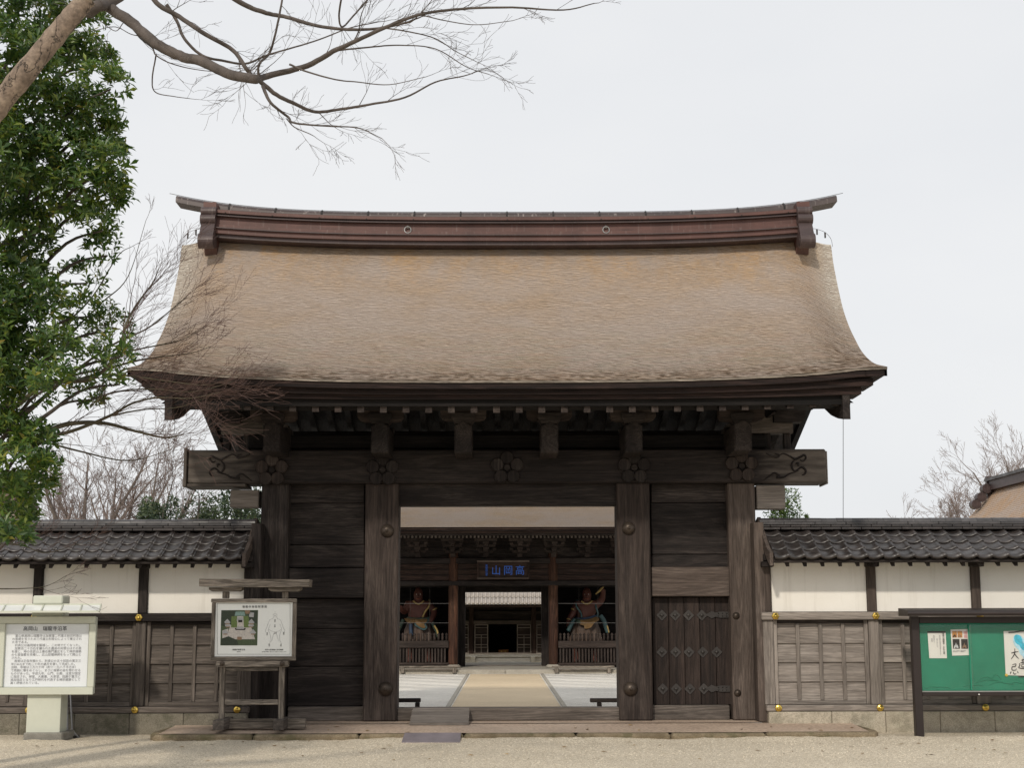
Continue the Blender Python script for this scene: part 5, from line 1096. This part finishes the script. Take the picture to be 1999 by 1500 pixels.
# ================================================================== TREES
def grow(b, p, d, L, r, lvl, rg, nseg=4, wig=.25, up_=.1, kids=2, ratio=.62, ang=.7, k=4, flat=None, rmin=.002, m=0):
    pts = [p.copy()]; dd = d.normalized(); rad = [r]
    for i in range(nseg):
        dd = (dd + Vector((rg.uniform(-wig, wig), rg.uniform(-wig, wig)*(flat if flat is not None else 1), rg.uniform(-wig, wig) + up_))).normalized()
        p = p + dd*(L/nseg); pts.append(p.copy()); rad.append(max(rmin, r*(1-.75*(i+1)/nseg)))
        if lvl > 0 and i >= (1 if nseg > 2 else 0) or (lvl > 0 and i == 0 and rg.random() < .3):
            for _ in range(kids if i == nseg-1 else (1 if rg.random() < .8 else 0)):
                ax = Vector((rg.gauss(0, 1), rg.gauss(0, 1)*(flat if flat is not None else 1), rg.gauss(0, 1))); ax = (ax - dd*ax.dot(dd))
                if ax.length < 1e-4: continue
                nd = (dd + ax.normalized()*ang*rg.uniform(.5, 1.2)).normalized()
                grow(b, p, nd, L*ratio*rg.uniform(.7, 1.15), max(rmin, rad[-1]*.8), lvl-1, rg, nseg, wig, up_, kids, ratio, ang, max(3, k-1), flat, rmin, m)
    b.tube(pts, rad, k, m, False)
def traced(b, pts, Y, r0, r1, rg, k=7, depth=.25, n=6):
    """limb through photo points at depth Y with its own wander in depth"""
    q = []; yy = Y
    for x, y in pts: q.append(P(x, y, yy)); yy += rg.uniform(-depth, depth)
    q = smooth_line(q, n); L = len(q); rad = [r0+(r1-r0)*(i/(L-1))**.8 for i in range(L)]; q = [v + Vector((rg.uniform(-1, 1), rg.uniform(-1, 1), rg.uniform(-1, 1)))*rad[i]*.10 for i, v in enumerate(q)]
    b.tube(q, [r_*rg.uniform(.97, 1.03) for r_ in rad], k); return q, rad
# ---- bare tree overhead: broken limb and long drooping branches
rg = random.Random(21); OY = -10.0
ot = thing('bare_tree', 'bare branches and a broken pale limb reaching in overhead', 'tree', (-7.0, OY-.5, 0))
b = MB(); q = [P(-160, 420, OY-.9), P(-60, 285, OY-.9), P(-8, 212, OY-.95), P(60, 128, OY-1.0), P(120, 55, OY-1.0), P(160, 8, OY-1.0), P(174, -8, OY-1.0)]
q = smooth_line(q, 7); L = len(q); b.tube(q, [(.100-.030*i/L)*rg.uniform(.95, 1.06) for i in range(L-2)]+[.055, .02], 14); limb = b.build('broken_limb', 'deadwood', ot, True)
b = MB(); b.tube([(-7.0, OY-.5, -.1), (-6.95, OY-.5, 2), (-6.7, OY-.7, 3.6), tuple(P(-160, 420, OY-.9))], [.32, .27, .24, .19], 12)
b.build('trunk', 'bark', ot, True)
LIMBS = [([(172, 22), (190, 12), (215, 5), (260, -25), (330, -70)], .075, .05),
 ([(170, -30), (205, 8), (255, 42), (305, 85), (350, 108), (400, 122), (450, 145), (500, 155)], .066, .05), ([(500, 155), (530, 146), (600, 128), (650, 100), (690, 82), (750, 54), (820, 28), (900, 17), (1000, 14), (1100, 19), (1160, 6)], .042, .005),
 ([(502, 154), (540, 185), (575, 202), (615, 218), (665, 213), (720, 204), (790, 190), (850, 160), (905, 148), (935, 138)], .030, .004), ([(513, 168), (528, 200), (562, 228), (575, 240), (640, 246), (700, 250), (745, 270)], .022, .004),
 ([(290, -30), (305, 5), (350, 32), (400, 66), (455, 98), (480, 133), (490, 146)], .034, .020), ([(325, 8), (345, 40), (360, 75), (395, 108), (440, 119), (480, 124), (520, 108), (560, 96), (620, 78), (680, 55), (740, 42)], .022, .005),
 ([(440, -15), (480, 10), (520, 25), (560, 33), (620, 50), (680, 57), (740, 55), (800, 42)], .035, .012), ([(552, -10), (545, 30), (535, 75), (525, 105), (506, 125), (504, 152)], .012, .015), ([(668, -15), (662, 30), (668, 52), (690, 30), (725, -10)], .012, .010),
 ([(256, 42), (270, 70), (297, 93), (305, 108), (335, 124), (380, 135), (440, 142)], .013, .004), ([(305, 105), (297, 155), (304, 180), (340, 188), (370, 192)], .010, .003), ([(565, 125), (600, 140), (655, 155), (700, 160), (760, 165), (830, 150)], .013, .003), ([(560, 232), (575, 248), (602, 260), (612, 265)], .008, .003),
 ([(750, 54), (800, 62), (850, 75), (890, 100), (930, 120)], .010, .003), ([(660, 98), (720, 92), (780, 88), (850, 95), (910, 130), (955, 145)], .012, .003), ([(820, 28), (870, 40), (930, 48), (1000, 40)], .008, .003), ([(690, 82), (700, 60), (705, 30), (715, 5)], .010, .004), ([(620, 217), (640, 238), (650, 246)], .006, .003), ([(240, 45), (225, 60), (195, 40)], .006, .003), ([(275, 70), (255, 66), (225, 52), (190, 58)], .006, .002)]
LB = MB(); TW_ = MB()
for pts, r0, r1 in LIMBS:
    q, rad = traced(LB, pts, OY, r0*.74, max(.003, r1*.8), rg, 8 if r0 > .02 else 5, .18)
    for i in range(2, len(q)-1):
        if rad[i] < .045 and rg.random() < (.14 if rad[i] < .02 else .05):
            d = (q[i+1]-q[i]).normalized(); a = Vector((rg.gauss(.25, .6), rg.gauss(0, .6), rg.gauss(.3, .6))); d2 = (d*1.0 + a*.7).normalized(); grow(TW_, q[i], d2, rg.uniform(.2, .45), min(.005, rad[i]*.4), 2, rg, 4, .22, .03, 1, .6, .55, 3, .7, .0014)
    if pts[-1] not in ((500, 155), (490, 146), (504, 152), (725, -10), (330, -70)): d = (q[-1]-q[-2]).normalized(); grow(TW_, q[-1], d, .24, rad[-1], 2, rg, 4, .22, .02, 2, .6, .5, 3, .7, .0014)
LB.build('branch', 'bark', ot, True); TW_.build('twigs', 'bark', ot, kind='stuff')

# ---- reddish maple between the evergreen and the roof corner
rg = random.Random(4); MY = -5.5
mt = thing('maple_tree', 'bare reddish twiggy maple spreading in front of the roof corner', 'tree', (P(-110, 1300, MY).x, MY, 0))
LB = MB(); TW_ = MB(); LB.tube([(P(-110, 1300, MY).x, MY, -.1), tuple(P(-120, 1150, MY)), tuple(P(-95, 980, MY)), tuple(P(-60, 900, MY))], [.14, .11, .09, .07], 10)
ML = [([(-60, 900), (0, 818), (41, 786), (95, 748), (178, 740), (231, 690), (244, 640), (264, 599), (297, 554), (310, 525)], .045, .004), ([(-60, 900), (66, 858), (124, 830), (198, 826), (264, 842), (322, 855), (360, 848)], .045, .004), ([(66, 858), (140, 842), (215, 812), (256, 789), (306, 777), (372, 778), (430, 766)], .025, .003),
 ([(95, 748), (150, 742), (186, 731), (248, 709), (306, 698), (372, 690), (413, 676)], .024, .003), ([(120, 745), (180, 700), (230, 668), (290, 640), (340, 600), (365, 578)], .018, .003), ([(200, 730), (260, 735), (330, 745), (400, 752), (450, 742)], .014, .002), ([(230, 690), (280, 680), (350, 665), (400, 640)], .014, .002), ([(215, 812), (280, 800), (350, 795), (420, 770)], .012, .002),
 ([(150, 790), (230, 765), (300, 760), (380, 765), (455, 745)], .014, .002), ([(40, 850), (150, 880), (250, 900), (330, 880)], .016, .003), ([(100, 700), (150, 640), (200, 590), (250, 540), (285, 430)], .016, .003), ([(120, 640), (180, 580), (230, 500), (260, 480)], .012, .003), ([(-40, 1060), (40, 1065), (90, 1080), (160, 1060)], .012, .002), ([(-20, 1150), (40, 1150), (90, 1145), (130, 1125)], .008, .002)]
for pts, r0, r1 in ML:
    q, rad = traced(LB, pts, MY, r0, r1, rg, 6, .25)
    for i in range(3, len(q)-1):
        px_ = (q[i]-CAM); pxx = 980+2880*(px_.x)/px_.y
        pr_ = .0 if pts[0][1] > 1000 and i < 4 else (.02 if pts[0][1] in (700, 640) else .5 if pxx > 150 else .25)
        for _ in range(1):
            if rg.random() < pr_:
                d = (q[i+1]-q[i]).normalized(); a = Vector((rg.gauss(.35, .5), rg.gauss(0, .6), rg.gauss(.15, .5))); grow(TW_, q[i], (d+a*.75).normalized(), rg.uniform(.26, .58), min(.007, max(.003, rad[i]*.5)), 2, rg, 4, .18, .03, 2, .62, .5, 3, 1, .0016)
    grow(TW_, q[-1], (q[-1]-q[-2]).normalized(), .2, rad[-1], 2, rg, 4, .18, .02, 2, .62, .5, 3, 1, .0016)
LB.build('branch', 'bark_olive', mt, True); TW_.build('twigs', 'twig_red', mt, kind='stuff')

# ---- big broadleaf evergreen
rg = random.Random(9); EVY = -7.2
et = thing('evergreen_tree', 'big glossy broadleaf evergreen tree rising at the edge of the path', 'tree', (P(-150, 1400, EVY).x, EVY, 0))
blobs = [(40, 30, 110, 60), (150, 20, 60, 40), (30, 120, 110, 70), (110, 95, 80, 55), (165, 115, 60, 40), (205, 160, 48, 24), (60, 215, 110, 70), (150, 215, 70, 50), (200, 235, 32, 30), (30, 310, 100, 70), (120, 300, 90, 60), (195, 290, 48, 42), (215, 320, 30, 25), (60, 390, 110, 60), (150, 375, 85, 50), (215, 375, 33, 40),
         (30, 460, 90, 55), (190, 440, 36, 34), (200, 490, 32, 35), (20, 540, 75, 60), (70, 560, 50, 45), (160, 545, 40, 24), (20, 620, 80, 60), (90, 590, 40, 40), (170, 610, 55, 40), (215, 640, 40, 34), (225, 690, 32, 40), (150, 660, 50, 40), (40, 700, 90, 55), (110, 680, 45, 35), (185, 715, 50, 36), (225, 745, 28, 28), (30, 770, 80, 45), (100, 745, 45, 30), (170, 775, 30, 22), (20, 850, 80, 45), (70, 860, 42, 26), (20, 910, 80, 40), (80, 915, 38, 26), (15, 965, 70, 32), (60, 955, 45, 25), (25, 1015, 45, 26), (20, 1050, 38, 22), (-50, 300, 90, 260), (-50, 700, 90, 260)]
VV = []; FF = []
def leaf(p, d, nrm, L, wd):
    n = len(VV); side = d.cross(nrm).normalized(); mid = p + d*L*.55; dr = nrm*(-L*.10)
    for v in (p, mid + side*wd + nrm*wd*.35, mid - side*wd + nrm*wd*.35, mid + dr*.2, p + d*L + dr): VV.append((v.x, v.y, v.z))
    FF.extend([(n, n+3, n+1), (n, n+2, n+3), (n+3, n+4, n+1), (n+3, n+2, n+4)])
TB = MB(); axis_x = P(-150, 500, EVY).x
for (cx, cy, rx, ry) in blobs:
    Yb = EVY + rg.uniform(-.8, .8) + (.9 if cx > 140 and cy > 480 else 0); sc_ = (Yb-CAM.y)/FPX; c = P(cx, cy, Yb); RX, RZ_ = rx*sc_*.88, ry*sc_*.88; RYb = max(.35, min(RX, .8))
    nros = int(170*(RX*RZ_+RX*RYb+RYb*RZ_)/.16*.33); nros = max(40, min(nros, 1100)); nros = int(nros*(.62 if cx > 120 and cy > 480 else .95 if cx > 60 and cy > 540 else 1.45))
    tr_p = Vector((axis_x, EVY, c.z-.6)); cb_ = c + Vector((0, RYb*.6, 0)); tr_p.y += .7; TB.tube(smooth_line([tr_p, tr_p.lerp(cb_, .4)+Vector((0, .2, -.2)), tr_p.lerp(cb_, .75)+Vector((0, .1, .05)), cb_], 4), [.035-.0021*i for i in range(13)], 5)
    for _ in range(nros):
        u = Vector((rg.gauss(0, 1), rg.gauss(0, 1), rg.gauss(0, 1))).normalized()
        if u.z < -.3 and rg.random() < .75: continue
        rad_ = rg.uniform(.35, 1.0)**.45; p = c + Vector((u.x*RX, u.y*RYb, u.z*RZ_))*rad_*rg.uniform(.9, 1.1)
        ax = (u*.8 + Vector((rg.gauss(.1, .3), rg.gauss(-.15, .3), rg.gauss(.75, .35)))).normalized(); o1 = ax.orthogonal().normalized(); o2 = ax.cross(o1); nl = rg.randint(6, 9); a0 = rg.random()*6.28; Ls = rg.uniform(.07, .125)
        for k in range(nl):
            a = a0 + k*2.399; out_ = o1*math.cos(a) + o2*math.sin(a); el = rg.uniform(.25, .75)*(1-.5*k/nl) + .4*k/nl; d = (out_*math.cos(el) + ax*math.sin(el)).normalized(); nrm = (ax*math.cos(el) - out_*math.sin(el)).normalized(); nrm = (nrm + Vector((rg.uniform(-.25, .25), rg.uniform(-.25, .25), rg.uniform(-.25, .25)))).normalized()
            leaf(p + ax*.012*k, d, nrm, Ls*rg.uniform(.8, 1.15), Ls*rg.uniform(.15, .2))
me = mesh('crown', VV, FF, 'leaf'); obj('crown', me, et, (0, 0, 0), kind='stuff')
TB.tube([(axis_x, EVY, -.1), (axis_x, EVY, 3), (axis_x+.1, EVY, 5.5), (axis_x+.3, EVY, 8)], [.3, .26, .2, .1], 10); TB.build('trunk', 'bark', et, True)

# ---- background: bare trees and evergreens beyond the wall
def bare_tree(px, pyb, pyt, Y, spread, seed, label, group, stems=4, tw='twig_far', bk='bark_far', lean=0, lf=1.0):
    rg_ = random.Random(seed); base = P(px, 1100, Y); base.z = 0; t_ = thing('leafless_tree', label, 'tree', tuple(base), group); B1, B2 = MB(), MB(); H = ZP(pyt, Y, px); fork = max(1.2, H*.3)
    B1.tube([(base.x, Y, -.1), (base.x+.05, Y, fork*.5), (base.x+lean*.1, Y, fork)], [H*.030, H*.025, H*.022], 9)
    for i in range(stems):
        a = (i+.5)/stems*2-1; d = Vector((a*spread+lean*.3+rg_.uniform(-.1, .1), rg_.uniform(-.35, .35), 1)).normalized(); p = Vector((base.x+lean*.1, Y, fork))
        pts = [p.copy()]; rad = [H*.017]; LL = (H-fork)*rg_.uniform(.66, .84)*lf; ns = 7
        for k in range(ns):
            d = (d + Vector((rg_.uniform(-.16, .16)+a*.03, rg_.uniform(-.16, .16), rg_.uniform(-.02, .12)))).normalized(); p = p + d*LL/ns; pts.append(p.copy()); rad.append(H*.017*(1-.85*(k+1)/ns))
            if k > 0:
                for _ in range(2): sd = (d + Vector((rg_.gauss(0, .6), rg_.gauss(0, .5), rg_.gauss(.05, .35)))).normalized(); grow(B2, p, sd, LL*rg_.uniform(.22, .34)*(1-.4*k/ns), rad[-1]*.55, 3, rg_, 3, .22, .05, 2, .64, .6, 4, 1, .006)
        B1.tube(pts, rad, 6)
    B1.build('trunk', bk, t_, True); B2.build('twigs', tw, t_, kind='stuff')
g1 = 'leafless trees beyond the left wall'
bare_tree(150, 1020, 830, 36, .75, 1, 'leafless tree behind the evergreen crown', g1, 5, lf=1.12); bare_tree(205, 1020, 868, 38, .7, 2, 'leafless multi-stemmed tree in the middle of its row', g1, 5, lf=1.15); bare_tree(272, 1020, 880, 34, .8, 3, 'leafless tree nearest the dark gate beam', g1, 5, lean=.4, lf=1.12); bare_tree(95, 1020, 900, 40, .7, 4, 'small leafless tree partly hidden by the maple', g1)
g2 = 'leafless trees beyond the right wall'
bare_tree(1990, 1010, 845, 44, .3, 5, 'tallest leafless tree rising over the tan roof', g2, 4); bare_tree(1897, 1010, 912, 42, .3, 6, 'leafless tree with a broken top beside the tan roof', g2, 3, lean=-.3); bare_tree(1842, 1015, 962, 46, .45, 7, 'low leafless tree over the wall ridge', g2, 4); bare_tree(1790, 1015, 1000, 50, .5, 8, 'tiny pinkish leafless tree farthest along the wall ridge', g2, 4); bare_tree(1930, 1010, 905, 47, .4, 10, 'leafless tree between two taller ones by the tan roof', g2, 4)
def ever(name, label, group, px, pyt, Y, wpx, mat, seed, cone=False, sz=.10, n=5200, base_py=1060):
    rg_ = random.Random(seed); base = P(px, 1100, Y); base.z = 0; t_ = thing(name, label, 'tree', tuple(base), group); H = ZP(pyt, Y, px); W_ = wpx/2*(Y-CAM.y)/FPX; v = []; f = []; zb_ = .6
    subs = [(rg_.uniform(-.55, .55), rg_.uniform(-.55, .55), rg_.uniform(.3, .92), rg_.uniform(.28, .5)) for _ in range(16)]
    for _ in range(n):
        if cone: t = rg_.random()**.7; a = rg_.random()*6.28; rr_ = (W_*(1-t)**.75*(.8+.3*math.sin(t*40+a*2)))*rg_.uniform(.55, 1.05); p = Vector((base.x+rr_*math.cos(a), Y+rr_*math.sin(a), zb_+(H-zb_)*t))
        else:
            sx_, sy_, st_, sr = rg_.choice(subs); u = Vector((rg_.gauss(0, 1), rg_.gauss(0, 1), rg_.gauss(0, 1))).normalized()*rg_.uniform(.6, 1.0); p = Vector((base.x+(sx_+u.x*sr)*W_, Y+(sy_+u.y*sr)*W_, zb_+(H-zb_)*min(1, st_+u.z*sr*.38)))
        d = Vector((rg_.gauss(0, 1), rg_.gauss(0, 1), rg_.gauss(.4 if not cone else 1.4, .7))).normalized(); o1 = d.orthogonal().normalized()*sz*.35; s_ = sz*rg_.uniform(.7, 1.4); k = len(v); v += [p-o1*.6, p+o1, p+d*s_*1.5, p-o1+d*s_*.5]; f.append((k, k+1, k+2, k+3))
    obj('crown', mesh('crown', [tuple(q_) for q_ in v], f, mat), t_, tuple(base)).location = -Vector(base)
    b_ = MB(); b_.tube([(base.x, Y, 0), (base.x, Y, H*.55), (base.x, Y, H*.93)], [H*.03, H*.02, .01], 7); b_.build('trunk', 'bark', t_)
g3 = 'evergreens beyond the left wall'
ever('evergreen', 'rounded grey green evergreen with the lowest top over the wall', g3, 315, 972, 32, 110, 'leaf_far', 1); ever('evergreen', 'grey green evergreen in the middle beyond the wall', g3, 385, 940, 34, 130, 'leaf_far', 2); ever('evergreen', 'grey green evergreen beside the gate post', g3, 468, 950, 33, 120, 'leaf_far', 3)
ever('conifer', 'small bushy conifer showing beside the gate post over the tiles', None, 1533, 955, 30, 84, 'needle', 4, False, .08, 5200); ever('conifer', 'tiny conifer tip just showing over the tiled ridge', None, 1577, 1008, 32, 30, 'needle', 6, True, .08, 1500)

# dry leaves blown over the gravel and platform
b = MB(); rr = random.Random(31)
for i in range(90):
    x = rr.uniform(-7.8, 7.8); y = rr.uniform(-4.6, -1.75) if rr.random() < .8 else rr.uniform(-1.6, -.6); z = .012 if y < -1.7 else (slabz(y)+.006 if abs(x) < 4.9 else .01); a = rr.random()*6.28; L = rr.uniform(.025, .05); c, s_ = math.cos(a), math.sin(a); k = L*.4
    b.face([(x-c*L, y-s_*L, z), (x+s_*k, y-c*k, z+rr.uniform(.004, .015)), (x+c*L, y+s_*L, z+.004), (x-s_*k, y+c*k, z+rr.uniform(.004, .015))])
M['dry_leaf'] = leaf_mat('dry_brown_leaf', [(0, (.10, .055, .03)), (.6, (.19, .12, .06)), (1, (.3, .2, .1))], .1, .7, .2)
b.build('fallen_leaves', 'dry_leaf', center=False, kind='stuff')
